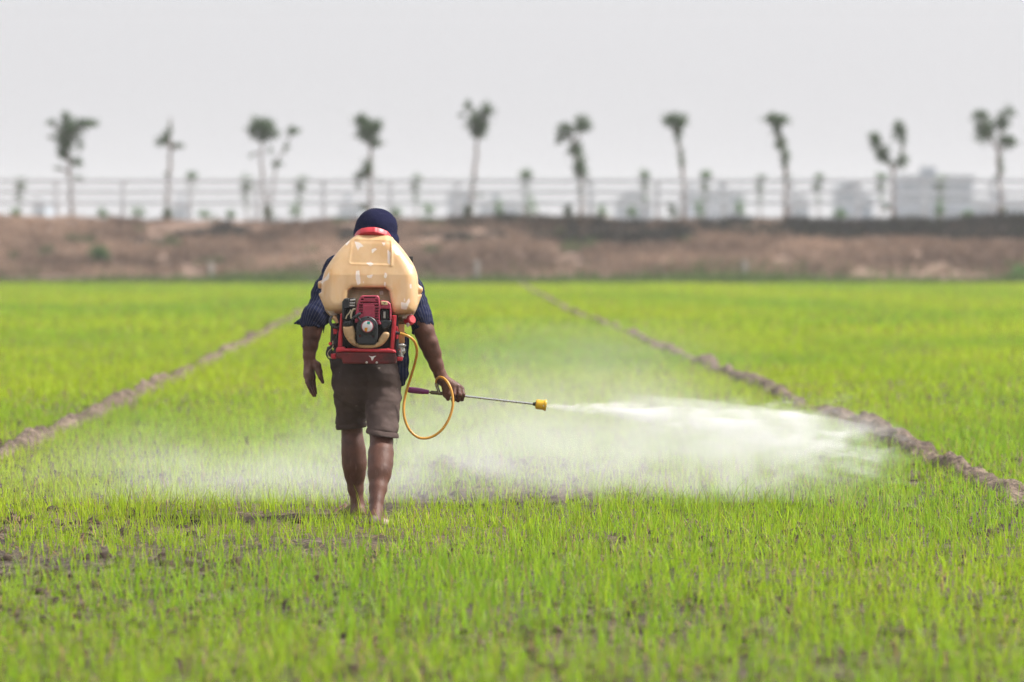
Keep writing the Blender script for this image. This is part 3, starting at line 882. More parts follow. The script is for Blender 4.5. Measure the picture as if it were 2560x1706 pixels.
# ------------------------------------------------------------------ fence along the crest
def fence():
    Y = 157.2
    root = empty('roadside_fence', (0, Y, 2.45))
    tag(root, 'long white post and rail fence along the top of the bank', 'fence')
    k = Y / FPX
    for i, x in enumerate(range(-193, 2700, 167)):
        p = P(x, 452, Y)
        mb = MB(); w = 0.095
        mb.prism([(p.x - w, 1.9), (p.x + w, 1.9), (p.x + w, p.z - 0.03), (p.x + w * .5, p.z + 0.03), (p.x - w * .5, p.z + 0.03), (p.x - w, p.z - 0.03)], Y - 0.09, Y + 0.09)
        mb.build('post', M['fence'], root, smooth=False)
    x0, x1 = P(-193, 452, Y).x, P(2660, 452, Y).x
    for yy in (454, 481, 508):
        z = P(0, yy, Y).z
        mb = MB(); mb.box((x0, Y - 0.155, z - 0.075), (x1, Y - 0.093, z + 0.075))
        mb.build('rail', M['fence'], root, smooth=False)
fence()

# marker stakes at the foot of the bank
for x, y0, y1, lab in ((528, 655, 700, 'pale marker stake at the bank foot, left of the man'),
                       (1193, 650, 698, 'pale marker stake at the bank foot, right of the man'),
                       (1863, 650, 700, 'pale marker stake at the bank foot, below the flat-topped tree')):
    Y = 150.0
    a, b = P(x, y1, Y), P(x, y0, Y)
    mb = MB(); w = 0.10
    mb.prism([(a.x - w, -0.1), (a.x + w, -0.1), (a.x + w * .9, b.z - 0.08), (a.x + w * .4, b.z), (a.x - w * .5, b.z), (a.x - w * .9, b.z - 0.06)], Y - w, Y + w)
    o = mb.build('marker_stake', M['stake'], smooth=False, bevel=0.012)
    tag(o, lab, 'stake', 'marker stakes along the bank foot')

# ------------------------------------------------------------------ far buildings in the haze
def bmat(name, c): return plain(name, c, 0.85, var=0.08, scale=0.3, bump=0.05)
M['wall_grey_hazed'], M['wall_pale_hazed'], M['wall_white'] = bmat('hazed_grey_render', (0.35, 0.42, 0.50)), bmat('hazed_pale_render', (0.46, 0.53, 0.61)), bmat('white_render', (0.60, 0.62, 0.64))  # walls paler and bluer than their own paint: haze put into the colour
M['roof_grey'] = bmat('grey_roof', (0.24, 0.28, 0.32)); M['glass_hazed'] = plain('hazed_window_glass', (0.19, 0.26, 0.32), 0.2, var=0.1, scale=0.2)  # window tone lightened too, as painted haze

def building(lab, x0, x1, top, Y, mat, roof='flat', floors=3, bays=6, depth=14.0):
    a, b = P(x0, top, Y), P(x1, top, Y)
    H = a.z; X0, X1 = a.x, b.x
    root = empty('building', ((X0 + X1) / 2, Y, 0)); tag(root, lab, 'building', 'hazy buildings far beyond the road')
    mb = MB(); mb.box((X0, Y, 0), (X1, Y + depth, H)); mb.build('wall', mat, root, smooth=False)
    fh = H / floors
    for fl in range(floors):
        z0 = fl * fh + fh * 0.35
        if z0 + fh * .45 < 5.0: continue
        mb = MB()
        bw = (X1 - X0) / bays
        for k in range(bays):
            mb.box((X0 + (k + .14) * bw, Y - 0.06, z0), (X0 + (k + .86) * bw, Y + 0.05, z0 + fh * 0.42))
        mb.build('window_row', M['glass_hazed'], root, smooth=False)
        mb = MB(); mb.box((X0 - 0.25, Y - 0.45, z0 + fh * .48), (X1 + 0.25, Y - 0.003, z0 + fh * .56)); mb.build('ledge', M['wall_white'], root, smooth=False)
    mb = MB()
    if roof == 'gable':
        xm = (X0 + X1) / 2
        mb.prism([(X0 - 0.5, H + 0.01), (X1 + 0.5, H + 0.01), (xm + 0.4, H + (X1 - X0) * 0.32), (xm - 0.4, H + (X1 - X0) * 0.32)], Y - 0.6, Y + depth + 0.6)
    else:
        mb.box((X0 - 0.3, Y - 0.3, H + 0.005), (X1 + 0.3, Y + depth + 0.3, H + 0.55))
        mb.box((X0 + 0.3 * (X1 - X0), Y + 3, H + 0.55), (X0 + 0.5 * (X1 - X0), Y + 7, H + 2.0))
    mb.build('roof', M['roof_grey'], root, smooth=False)

for a in (('broad grey block of several storeys between the two right end trees', 2258, 2432, 448, 620, 'wall_grey_hazed', 'flat', 5, 9),
          ('stepped grey house with a pointed roof left of the forked tree', 2100, 2150, 472, 640, 'wall_grey_hazed', 'gable', 3, 3),
          ('low grey shed roof just right of the stepped house', 2152, 2182, 500, 660, 'wall_grey_hazed', 'flat', 2, 3),
          ('long low pale block at the right edge, beyond the right end tree', 2436, 2600, 506, 700, 'wall_pale_hazed', 'flat', 2, 10),
          ('low pale house just right of the curved tree', 1972, 2022, 505, 760, 'wall_pale_hazed', 'gable', 2, 4),
          ('pale blue-grey block between the flat-topped and the curved trees', 1774, 1858, 480, 860, 'wall_pale_hazed', 'flat', 4, 6),
          ('lower pale block joined to the left of the blue-grey block', 1706, 1770, 484, 880, 'wall_pale_hazed', 'flat', 3, 5),
          ('pale low hall right of the leaning tree', 1540, 1630, 503, 820, 'wall_pale_hazed', 'gable', 2, 7),
          ('pale building mostly behind the tallest tree', 1118, 1178, 480, 860, 'wall_pale_hazed', 'flat', 4, 4),
          ('long pale low building right of the tallest tree', 1196, 1300, 506, 900, 'wall_pale_hazed', 'flat', 2, 8),
          ('low pale building behind the bushy tree above the beanie', 846, 900, 508, 860, 'wall_pale_hazed', 'flat', 2, 4),
          ('small hazy shed right of the full-headed tree at the far left', 82, 114, 508, 800, 'wall_pale_hazed', 'gable', 2, 3),
          ('small hazy shed right of the bare-topped tree', 434, 468, 510, 800, 'wall_pale_hazed', 'flat', 2, 3)):
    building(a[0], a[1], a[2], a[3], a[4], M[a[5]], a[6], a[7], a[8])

# ================================================================== THE MAN
def body():
    lo, hi = P(740, 1335, 19.6), P(1180, 500, 19.6)
    F = Field((lo.x, 19.05, -0.06), (hi.x, 20.30, hi.z + 0.02), 0.0036)
    # trunk and head (mostly under clothing)
    F.chain([P(922, 950, 19.76), P(922, 860, 19.76), P(926, 740, 19.86), P(934, 665, 19.95)], [0.125, 0.12, 0.14, 0.13], 0.03, ((0, 1, 0), 0.65))
    F.cone(P(866, 692, 19.90), P(985, 694, 19.90), 0.058, 0.056, 0.04)
    F.chain([P(936, 655, 19.98), P(940, 605, 20.04)], [0.058, 0.055], 0.03)
    F.cone(P(941, 588, 20.045), P(941, 570, 20.05), 0.080, 0.084, 0.03, ((0, 1, 0), 1.18))
    F.cone(P(942, 606, 20.10), P(942, 618, 20.125), 0.056, 0.045, 0.03)                        # jaw
    F.cone(P(942, 590, 20.145), P(942, 600, 20.165), 0.010, 0.014, 0.012)                        # nose
    F.cone(P(934, 612, 20.155), P(950, 612, 20.155), 0.008, 0.008, 0.01)                          # mouth
    for sx in (-1, 1):
        F.cone(P(941 + sx * 40, 598, 20.04), P(941 + sx * 41, 586, 20.03), 0.012, 0.017, 0.006, ((1, 0, 0), 0.5))   # ears
        F.cone(P(941 + sx * 15, 592, 20.135), P(941 + sx * 17, 592, 20.135), 0.012, 0.012, 0.004, cut=True)         # eye sockets
        F.cone(P(941 + sx * 15, 592, 20.128), P(941 + sx * 17, 592, 20.128), 0.012, 0.012, 0.002)                    # eyes
    # left arm
    F.chain([P(856, 692, 19.90), P(806, 765, 19.80), P(784, 803, 19.755)], [0.055, 0.050, 0.047], 0.02)
    F.chain([P(784, 803, 19.755), P(782, 815, 19.745), P(779.5, 837, 19.735), P(776, 865, 19.725), P(773, 890, 19.718), P(773, 904, 19.715)],
            [0.050, 0.0505, 0.0435, 0.0365, 0.029, 0.0265], 0.015)
    # left hand, palm turned to the back, thumb towards the leg
    W = P(773, 904, 19.715)
    mcp = [(764.5, 941, 19.685), (770, 945, 19.695), (777, 947, 19.712), (784, 944, 19.732)]
    for q, r in zip(mcp, (0.0125, 0.013, 0.013, 0.0125)):
        F.cone(W, P(*q), 0.019, r, 0.012)
    fing = [[mcp[0], (767, 957, 19.672), (772, 968, 19.668), (777, 977, 19.668)],
            [mcp[1], (771.5, 964, 19.685), (777.5, 979, 19.680), (784, 990, 19.680)],
            [mcp[2], (778.5, 966, 19.706), (783, 981, 19.702), (788, 990, 19.702)],
            [mcp[3], (785.5, 960, 19.735), (788, 973, 19.735), (790, 984, 19.735)]]
    for f, r in zip(fing, (0.0078, 0.0088, 0.009, 0.0086)):
        F.chain([P(*p) for p in f], [r * 1.15, r, r * .95, r * .8], 0.004)
    F.chain([P(781, 905, 19.715), P(792, 915, 19.70), P(798, 930, 19.695), P(801.5, 943, 19.69), P(807, 956, 19.69)], [0.020, 0.0215, 0.0165, 0.0115, 0.0088], 0.008)
    F.cone(P(768, 915, 19.70), P(766, 932, 19.685), 0.016, 0.014, 0.012)                             # heel of the palm
    # right arm
    F.chain([P(1000, 696, 19.90), P(1032, 755, 19.80), P(1055, 810, 19.745)], [0.055, 0.048, 0.047], 0.02)
    F.chain([P(1056, 808, 19.745), P(1061, 830, 19.735), P(1070, 855, 19.735), P(1080, 882, 19.74), P(1091, 912, 19.745), P(1101, 938, 19.75), P(1106, 948, 19.75)],
            [0.049, 0.0495, 0.0475, 0.0415, 0.034, 0.0295, 0.028], 0.014)
    F.cone(P(1084, 858, 19.72), P(1094, 885, 19.735), 0.018, 0.014, 0.02)                           # forearm muscle, sinew
    # right hand closed round the lance
    W = P(1107, 950, 19.75)
    mcp = [(1124, 972, 19.730), (1134, 967, 19.732), (1145, 967, 19.740), (1154, 972, 19.752)]
    for q in mcp:
        F.cone(W, P(*q), 0.026, 0.0145, 0.012)
    fing = [[mcp[0], (1123, 986, 19.716), (1120, 998, 19.735), (1119, 994, 19.775)],
            [mcp[1], (1135, 987, 19.712), (1133, 1001, 19.735), (1130, 998, 19.780)],
            [mcp[2], (1148, 987, 19.718), (1145, 1001, 19.740), (1142, 998, 19.785)],
            [mcp[3], (1158, 987, 19.733), (1155, 999, 19.750), (1151, 997, 19.790)]]
    for f, r in zip(fing, (0.0098, 0.0108, 0.011, 0.0106)):
        F.chain([P(*p) for p in f], [r * 1.25, r * 1.1, r, r * .85], 0.0035)
    F.chain([P(1110, 956, 19.765), P(1122, 974, 19.79), P(1136, 982, 19.798), P(1150, 985, 19.794)], [0.022, 0.018, 0.0125, 0.0098], 0.008)
    F.cone(P(1112, 968, 19.735), P(1114, 988, 19.74), 0.017, 0.015, 0.012)                          # edge of the hand
    # legs
    F.chain([P(884, 950, 19.77), P(880, 1030, 19.82), P(880, 1082, 19.85)], [0.075, 0.056, 0.052], 0.02)
    F.chain([P(880, 1075, 19.85), P(881, 1100, 19.85), P(884, 1130, 19.845), P(886, 1155, 19.843), P(887.5, 1190, 19.85), P(889, 1222, 19.862), P(893, 1252, 19.872), P(894, 1270, 19.872)],
            [0.051, 0.0515, 0.0555, 0.0565, 0.049, 0.0395, 0.0315, 0.032], 0.012)
    F.cone(P(884, 1118, 19.82), P(886, 1168, 19.82), 0.036, 0.038, 0.06)
    F.cone(P(889, 1215, 19.843), P(897, 1280, 19.825), 0.013, 0.014, 0.03)                           # tendon
    F.chain([P(960, 950, 19.75), P(958, 1030, 19.68), P(953, 1085, 19.58)], [0.075, 0.056, 0.056], 0.02)
    F.chain([P(953, 1080, 19.58), P(954, 1105, 19.55), P(952.5, 1135, 19.51), P(951, 1160, 19.475), P(948, 1190, 19.43), P(945, 1222, 19.385), P(941, 1255, 19.34), P(940, 1283, 19.305)],
            [0.058, 0.0565, 0.0575, 0.0565, 0.051, 0.0435, 0.0345, 0.0325], 0.012)
    F.cone(P(952, 1132, 19.485), P(950, 1172, 19.43), 0.038, 0.038, 0.06)
    F.cone(P(945, 1225, 19.36), P(938, 1285, 19.265), 0.013, 0.013, 0.03)
    # left foot, turned out, toes lifted out of the mud
    F.chain([P(894, 1266, 19.872), P(898, 1283, 19.835), P(899, 1288, 19.825)], [0.032, 0.032, 0.030], 0.02)
    F.chain([P(894, 1268, 19.88), P(880, 1276, 19.94), P(866, 1281, 19.99)], [0.031, 0.029, 0.024], 0.02)
    F.chain([P(898, 1290, 19.83), P(872, 1287, 19.94), P(852, 1284, 19.995)], [0.026, 0.024, 0.022], 0.02)
    for p in ([(862, 1279, 20.01), (862, 1269, 20.05), (863, 1265, 20.075)], [(853, 1281, 20.01), (851, 1272, 20.045), (852, 1269, 20.06)], [(846, 1283, 20.0), (844, 1275, 20.03), (845, 1273, 20.045)],
              [(842, 1286, 19.985), (839, 1279, 20.01), (840, 1277, 20.02)], [(839, 1289, 19.97), (836, 1284, 19.985), (837, 1282, 19.995)]):
        big = p[0][0] == 862
        F.chain([P(*q) for q in p], [0.0165, 0.0155, 0.0135] if big else [0.0115, 0.0108, 0.0095], 0.005)
    # right foot, trailing: heel up, sole showing
    F.chain([P(940, 1280, 19.30), P(937, 1296, 19.255), P(938, 1301, 19.245)], [0.032, 0.030, 0.027], 0.02)
    F.chain([P(941, 1290, 19.30), P(954, 1302, 19.35), P(966, 1308, 19.39)], [0.031, 0.028, 0.022], 0.02)
    F.chain([P(940, 1303, 19.25), P(956, 1311, 19.30), P(968, 1313, 19.345)], [0.025, 0.024, 0.022], 0.018)
    for k in range(5):
        F.chain([P(964 + 3 * k, 1312, 19.37 - 0.012 * k), P(972 + 3 * k, 1313, 19.40 - 0.014 * k)], [0.0115, 0.0095 if k else 0.013], 0.005)
    V, Q = F.mesh()
    V = relax(V, Q, 2, 0.4)
    # pale soles
    pale = np.zeros(len(V))
    a = np.array(P(934, 1302, 19.22)); b = np.array(P(980, 1316, 19.36))
    e = b - a; t = np.clip(((V - a) @ e) / (e @ e), 0, 1); d = np.linalg.norm(V - (a + t[:, None] * e), axis=1)
    pale = np.clip(1.5 - d / 0.020, 0, 1) * (V[:, 1] < 19.46)
    # palm
    c = np.array(P(776, 935, 19.665)); pale = np.maximum(pale, 0.22 * np.clip(1.3 - np.linalg.norm(V - c, axis=1) / 0.045, 0, 1))
    return V, Q, pale

man = empty('person', P(918, 1296, 19.65) * 1.0)
man.location.z = 0.0
tag(man, 'barefoot man in navy beanie, striped shirt and brown shorts, walking away while spraying', 'person')
V, Q, pale = body()
link('body', mesh_np('body', V, Q, {'pale': pale}), M['skin'], man)

def shirt():
    lo, hi = P(725, 1000, 19.6), P(1105, 610, 19.6)
    F = Field((lo.x, 19.45, lo.z), (hi.x, 20.25, hi.z), 0.0036)
    F.chain([P(922, 905, 19.76), P(922, 850, 19.77), P(926, 740, 19.87), P(934, 672, 19.95)], [0.172, 0.168, 0.172, 0.140], 0.04, ((0, 1, 0), 0.66))
    F.cone(P(866, 690, 19.92), P(985, 694, 19.92), 0.076, 0.074, 0.05)
    F.cone(P(936, 650, 19.98), P(938, 630, 20.0), 0.075, 0.070, 0.03)                              # collar
    aL = [P(851, 680, 19.91), P(818, 742, 19.83), P(797, 780, 19.785), P(785, 802, 19.755)]
    aR = [P(1002, 694, 19.91), P(1023, 730, 19.84), P(1039, 765, 19.79), P(1051, 800, 19.755)]
    F.chain(aL, [0.087, 0.080, 0.068, 0.061], 0.02)
    F.chain(aR, [0.076, 0.070, 0.062, 0.0555], 0.02)
    sl, X, Y, Z = F.all()
    # folds: long soft ones following the arm, and bunching above the roll
    n = 0.006 * fbm(X * 16 + Z * 6, Y * 16, Z * 11, 2, 3) + 0.0035 * vnoise(X * 30, Y * 30, Z * 46, 8)
    F.D[sl] += n.astype(np.float32)
    # rolled-up cuffs
    F.chain([P(784, 797, 19.755), P(782, 812, 19.748)], [0.0635, 0.061], 0.004)
    F.chain([P(787, 790, 19.76), P(786, 796, 19.757)], [0.066, 0.066], 0.004)
    F.chain([P(762, 800, 19.76), P(748, 806, 19.765), P(736, 809, 19.77)], [0.020, 0.012, 0.004], 0.01, ((0, 1, 0), 2.0))
    F.chain([P(800, 812, 19.74), P(803, 832, 19.74), P(803, 845, 19.74)], [0.016, 0.010, 0.004], 0.01)
    F.chain([P(1053, 796, 19.755), P(1058, 817, 19.745)], [0.0575, 0.0555], 0.004)
    F.chain([P(1050, 788, 19.76), P(1051, 793, 19.757)], [0.060, 0.060], 0.004)
    F.chain([P(1040, 812, 19.74), P(1034, 832, 19.735)], [0.022, 0.010], 0.012)
    # shirt tail hanging loose at the right hip
    F.chain([P(1000, 850, 19.75), P(1000, 900, 19.74), P(1002, 935, 19.735), P(1004, 958, 19.73)], [0.046, 0.042, 0.036, 0.018], 0.02, ((0, 1, 0), 1.4))
    sl, X, Y, Z = F.all()
    # open the cuffs round the arms
    for a, b, r in ((P(782.5, 813, 19.748), P(779, 846, 19.735), 0.056), (P(1059, 818, 19.745), P(1070, 850, 19.735), 0.0525)):
        F.cone(a, b, r, r, 0.003, cut=True)
    F.D[sl] += (0.0022 * vnoise(X * 42, Y * 42, Z * 60, 21)).astype(np.float32)
    V, Q = F.mesh()
    V = relax(V, Q, 1, 0.4)
    stripe = V[:, 0].copy()
    for ax in (aL, aR):
        a = np.array(ax[0]); e = np.array(ax[-1]) - a; L = np.linalg.norm(e); e /= L
        w = V - a; t = w @ e; q = w - t[:, None] * e; d = np.linalg.norm(q, axis=1)
        s1 = np.cross(e, [0, 1, 0]); s1 /= np.linalg.norm(s1); s2 = np.cross(e, s1)
        ang = np.arctan2(q @ s1, -(q @ s2)) if (np.array([0, -1, 0]) @ s2) < 0 else np.arctan2(q @ s1, q @ s2)
        use = (t > -0.02) & (d < 0.11) & (np.abs(V[:, 0] - ax[0].x) < 0.20)
        use &= (V[:, 0] < P(836, 0, 19.8).x) if ax is aL else (V[:, 0] > P(1022, 0, 19.8).x)
        use &= V[:, 2] > P(0, 850, 19.75).z
        stripe[use] = ang[use] * 0.068
    o = link('shirt', mesh_np('shirt', V, Q, {'stripe': stripe}), M['shirt'], man)
shirt()

def shorts():
    lo, hi = P(815, 1115, 19.5), P(1030, 840, 19.8)
    F = Field((lo.x, 19.35, lo.z), (hi.x, 20.08, hi.z), 0.0034)
    F.chain([P(921, 868, 19.77), P(920, 900, 19.765), P(919, 945, 19.755)], [0.172, 0.180, 0.178], 0.03, ((0, 1, 0), 0.72))
    F.cone(P(888, 945, 19.70), P(886, 965, 19.72), 0.075, 0.07, 0.05); F.cone(P(955, 945, 19.685), P(958, 968, 19.69), 0.078, 0.07, 0.05)
    F.chain([P(878, 950, 19.77), P(877, 1000, 19.80), P(878, 1045, 19.83), P(878, 1100, 19.85)], [0.090, 0.082, 0.075, 0.0735], 0.014)
    F.chain([P(958, 950, 19.745), P(957, 1000, 19.69), P(957, 1045, 19.62), P(957, 1125, 19.51)], [0.092, 0.088, 0.083, 0.077], 0.014)
    sl, X, Y, Z = F.all()
    # cloth folds: drag lines slanting from the crotch, sagging creases above the hems
    s = X * 0.9 + Z * 1.4
    n = 0.0055 * fbm(s * 9, Y * 8, (X - Z) * 7, 2, 4) + 0.0045 * vnoise(X * 13, Y * 13, Z * 34, 6) + 0.002 * vnoise(X * 40, Y * 40, Z * 50, 7)
    F.D[sl] += n.astype(np.float32)
    xm = P(916, 0, 19.75).x
    # hems: a stitched turn-up just proud of the leg
    zl = P(0, 1070, 19.83).z + 0.10 * (X - P(842, 0, 19.83).x) * 1.0 - 0.012
    zr = P(0, 1084, 19.58).z - 0.16 * (X - P(919, 0, 19.58).x) + 0.0
    hem = np.where(X < xm, zl, zr)
    band = np.exp(-((Z - hem - 0.013) / 0.010) ** 4)
    F.D[sl] -= (0.0028 * band).astype(np.float32)
    F.D[sl] += (0.0035 * np.exp(-((Z - hem - 0.028) / 0.003) ** 2)).astype(np.float32)
    F.D[sl] = np.maximum(F.D[sl], (hem - Z).astype(np.float32))
    for a, b, r in ((P(878, 1052, 19.835), P(878, 1100, 19.85), 0.066), (P(957, 1062, 19.60), P(957, 1125, 19.51), 0.071)):
        F.cone(a, b, r, r, 0.003, cut=True)
    # seat seam
    F.D[sl] += (0.003 * np.exp(-((X - P(920, 0, 19.7).x) / 0.004) ** 2) * (Z > P(0, 1000, 19.7).z)).astype(np.float32)
    V, Q = F.mesh()
    V = relax(V, Q, 1, 0.35)
    o = link('shorts', mesh_np('shorts', V, Q), M['shorts'], man)
    # frayed thread under the right hem, patch pocket
    mb = MB()
    a = P(992, 1096, 19.53)
    mb.tube([a, a + Vector((0.001, 0, -0.015)), a + Vector((-0.002, 0, -0.030))], [0.0012, 0.001, 0.0006], 5)
    mb.build('loose_thread', M['shorts'], o)
shorts()

def beanie():
    lo, hi = P(870, 640, 20), P(1012, 505, 20)
    F = Field((lo.x, 19.84, lo.z), (hi.x, 20.26, hi.z), 0.0032)
    F.cone(P(941, 594, 20.045), P(941, 575, 20.05), 0.106, 0.1065, 0.02, ((0, 1, 0), 1.12))
    F.cone(P(936, 566, 20.04), P(946, 566, 20.05), 0.084, 0.084, 0.03, ((0, 1, 0), 1.1))
    F.cone(P(975, 600, 20.02), P(983, 604, 20.02), 0.030, 0.022, 0.03, ((0, 1, 0), 2.0))
    F.cone(P(905, 590, 20.02), P(899, 590, 20.02), 0.030, 0.024, 0.03, ((0, 1, 0), 2.0))
    sl, X, Y, Z = F.all()
    F.D[sl] += (0.003 * fbm(X * 18, Y * 18, Z * 22, 2, 2)).astype(np.float32)
    cut = P(0, 600, 20).z - (X - P(941, 0, 20).x) * 0.16 - np.clip(Y - 20.05, -0.12, 0.12) * -0.10
    F.D[sl] -= (0.004 * np.exp(-((Z - cut - 0.022) / 0.020) ** 4)).astype(np.float32)      # turned-up rim
    F.D[sl] = np.maximum(F.D[sl], (cut - Z).astype(np.float32))
    F.cone(P(941, 612, 20.05), P(941, 588, 20.05), 0.094, 0.094, 0.003, ((0, 1, 0), 1.12), cut=True)
    V, Q = F.mesh(); V = relax(V, Q, 1, 0.4)
    c = np.array(P(941, 560, 20.05))
    rib = np.arctan2(V[:, 0] - c[0], -(V[:, 1] - c[1]))
    link('beanie', mesh_np('beanie', V, Q, {'rib': rib}), M['beanie'], man)
beanie()

# ================================================================== THE SPRAYER ON HIS BACK
Z1 = lambda u, v, Y: P(720 + u / 3.5625, 500 + v / 3.5625, Y)
E = lambda u, v, Y: P(800 + u / 7.84, 720 + v / 7.84, Y)
pack = empty('backpack_sprayer', P(923, 905, 19.55))
tag(pack, 'motor sprayer with yellowed plastic tank and red engine carried on the back', 'sprayer')

def xz(f, L, Y): return [(f(u, v, Y).x, f(u, v, Y).z) for u, v in L]

def rounded(d2, w, r):
    a, b = d2 + r, w + r
    return np.minimum(np.maximum(a, b), 0) + np.sqrt(np.maximum(a, 0)**2 + np.maximum(b, 0)**2) - r

def smooth_poly(poly, n=4):
    pts = [Vector((x, 0, z)) for x, z in poly]
    m = len(pts); res = []
    for i in range(m):
        a, b, c, d = pts[i-1], pts[i], pts[(i+1) % m], pts[(i+2) % m]
        for k in range(n):
            t = k / n
            p = 0.5 * ((2*b) + (c-a)*t + (2*a-5*b+4*c-d)*t*t + (3*b-a-3*c+d)*t**3)
            res.append((p.x, p.z))
    return res

def tank():
    YT = 19.52
    out_ = [(600, 318), (660, 305), (840, 305), (905, 325), (990, 410), (1060, 500), (1110, 575), (1142, 650), (1155, 730), (1155, 860), (1145, 960),
            (1110, 1010), (1000, 1022), (760, 1022), (480, 1010), (390, 1000), (335, 960), (305, 890), (303, 790), (310, 710), (328, 640), (365, 570), (420, 490), (500, 400)]
    poly = smooth_poly(xz(Z1, out_, YT), 3)
    low = smooth_poly(xz(Z1, [(330, 800), (1130, 800), (1130, 980), (1095, 1065), (1040, 1085), (940, 1060), (520, 1060), (400, 1050), (345, 1010), (318, 940)], YT), 3)
    notch = xz(Z1, [(520, 1100), (535, 900), (545, 810), (580, 782), (870, 782), (905, 815), (925, 930), (930, 1100)], YT)
    panel = xz(Z1, [(590, 352), (900, 360), (922, 375), (925, 560), (912, 580), (565, 570), (550, 552), (572, 370)], YT)
    lo, hi = Z1(260, 1120, YT), Z1(1200, 270, YT)
    F = Field((lo.x, 19.30, lo.z), (hi.x, 19.92, hi.z), 0.0034)
    sl, X, Y, Z = F.all()
    zm = Z1(0, 700, YT).z
    yc = YT + 0.04 + 0.28 * (Z - zm)                               # leaning with the bent back
    X2, Z2 = np.broadcast_arrays(X[:, 0, :], Z[:, 0, :])
    d2 = poly2d(X2, Z2, poly)[:, None, :]; dl = poly2d(X2, Z2, low)[:, None, :]
    dn = poly2d(X2, Z2, notch)[:, None, :]; dp = poly2d(X2, Z2, panel)[:, None, :]
    hd = 0.135 - 0.16 * np.clip(Z - zm - 0.02, 0, 0.2)
    D = rounded(d2, np.abs(Y - yc) - hd, 0.055)
    D = smin(D, rounded(dl, np.abs(Y - yc - 0.06) - 0.065, 0.04), 0.012)
    cutn = np.maximum(dn, (Y - (yc - 0.055)))
    D = smax(D, -cutn, 0.022)
    # moulded panel and ribs
    front = Y < yc
    D = D - 0.0016 * np.exp(-((dp) / 0.004) ** 2) * front + 0.0022 * np.clip(-dp / 0.006, 0, 1) * front
    xr = Z1(925, 0, YT).x
    D = D - 0.004 * np.exp(-((X - xr) / 0.007) ** 2) * (Z > Z1(0, 590, YT).z) * front
    F.D[sl] = D.astype(np.float32)
    # strap lugs on both sides
    F.chain([Z1(305, 745, 19.56), Z1(285, 752, 19.56), Z1(283, 772, 19.56)], [0.016, 0.013, 0.011], 0.01)
    F.chain([Z1(1150, 785, 19.56), Z1(1172, 800, 19.56), Z1(1168, 820, 19.56)], [0.018, 0.015, 0.012], 0.01)
    # outlet neck at the lower right
    F.chain([Z1(1020, 1040, 19.56), Z1(1005, 1075, 19.55), Z1(1000, 1110, 19.55)], [0.035, 0.028, 0.012], 0.015)
    F.chain([Z1(1030, 1050, 19.53), Z1(1055, 1072, 19.50)], [0.024, 0.020], 0.01)
    V, Q = F.mesh(); V = relax(V, Q, 2, 0.45)
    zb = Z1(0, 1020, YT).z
    grime_shade = np.clip(1.0 - (V[:, 2] - zb) / 0.035, 0, 1) * 0.85
    # shade of the recess over the engine, darkened into the plastic's colour
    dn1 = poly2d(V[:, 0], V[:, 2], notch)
    grime_shade = np.maximum(grime_shade, np.clip(0.5 - dn1 / 0.02, 0, 0.42) * (V[:, 2] < Z1(0, 775, YT).z))
    flake = np.zeros(len(V))
    for L in ([(593, 372), (640, 380), (678, 415), (642, 422), (626, 458), (608, 415)], [(745, 442), (778, 428), (798, 442), (770, 458), (750, 478)], [(833, 380), (870, 380), (858, 412)],
              [(948, 440), (988, 470), (988, 498), (955, 482)], [(700, 562), (740, 550), (768, 572), (738, 594)], [(612, 630), (642, 628), (654, 740), (628, 766), (608, 700)],
              [(706, 672), (762, 663), (750, 698), (712, 690)], [(1008, 905), (1055, 915), (1085, 868), (1092, 900), (1062, 975), (1015, 968)], [(1088, 750), (1106, 748), (1104, 792), (1090, 786)],
              [(1055, 556), (1118, 590), (1112, 618), (1075, 588)], [(888, 440), (915, 470), (912, 582), (890, 560)], [(862, 730), (878, 735), (876, 772), (860, 768)], [(672, 725), (684, 725), (680, 755)],
              [(305, 640), (330, 580), (345, 570), (322, 650), (318, 760), (303, 740)], [(815, 815), (850, 810), (852, 845), (825, 850)], [(1035, 900), (1045, 870), (1050, 900)], [(345, 985), (420, 990), (440, 1025), (380, 1030)]):
        dd = poly2d(V[:, 0], V[:, 2], xz(Z1, L, YT)); flake = np.maximum(flake, np.clip(0.5 - dd / 0.006, 0, 1) * (V[:, 1] < YT + 0.06))
    o = link('tank', mesh_np('tank', V, Q, {'grime_shade': grime_shade, 'flake': flake}), M['tank'], pack)
    # filler ring
    c = Z1(757, 340, 19.615); ax = Vector((0.05, 0.50, 0.86)).normalized()
    mb = MB(); r = 0.0905
    u = ax.orthogonal().normalized(); w = ax.cross(u)
    prof = [(-0.022, 0.088), (-0.018, 0.0925), (0.006, 0.0925), (0.0105, 0.090), (0.012, 0.082), (0.010, 0.03), (0.0102, 0.001)]
    n = 96; v, f = [], []
    for t, rr in prof:
        for k in range(n):
            a = 2 * math.pi * k / n
            g = 1.022 if (k % 12 in (0, 1) and rr > 0.085) else 1.0
            v.append(c + ax * t + (u * math.cos(a) + w * math.sin(a)) * rr * g)
    for i in range(len(prof) - 1):
        for k in range(n): f.append((i*n+k, i*n+(k+1) % n, (i+1)*n+(k+1) % n, (i+1)*n+k))
    f.append(tuple((len(prof)-1)*n + k for k in range(n))); f.append(tuple(range(n-1, -1, -1)))
    mb.add(v, f); mb.build('filler_cap', M['red_cap'], pack)
    # drain cap, with foam hanging from it
    a, b = Z1(1058, 1085, 19.50), Z1(1108, 1060, 19.47)
    d = (b - a).normalized()
    mb = MB(); mb.tube([a, a + d * 0.004, b - d * 0.003, b], [0.019, 0.0235, 0.0235, 0.020], 18)
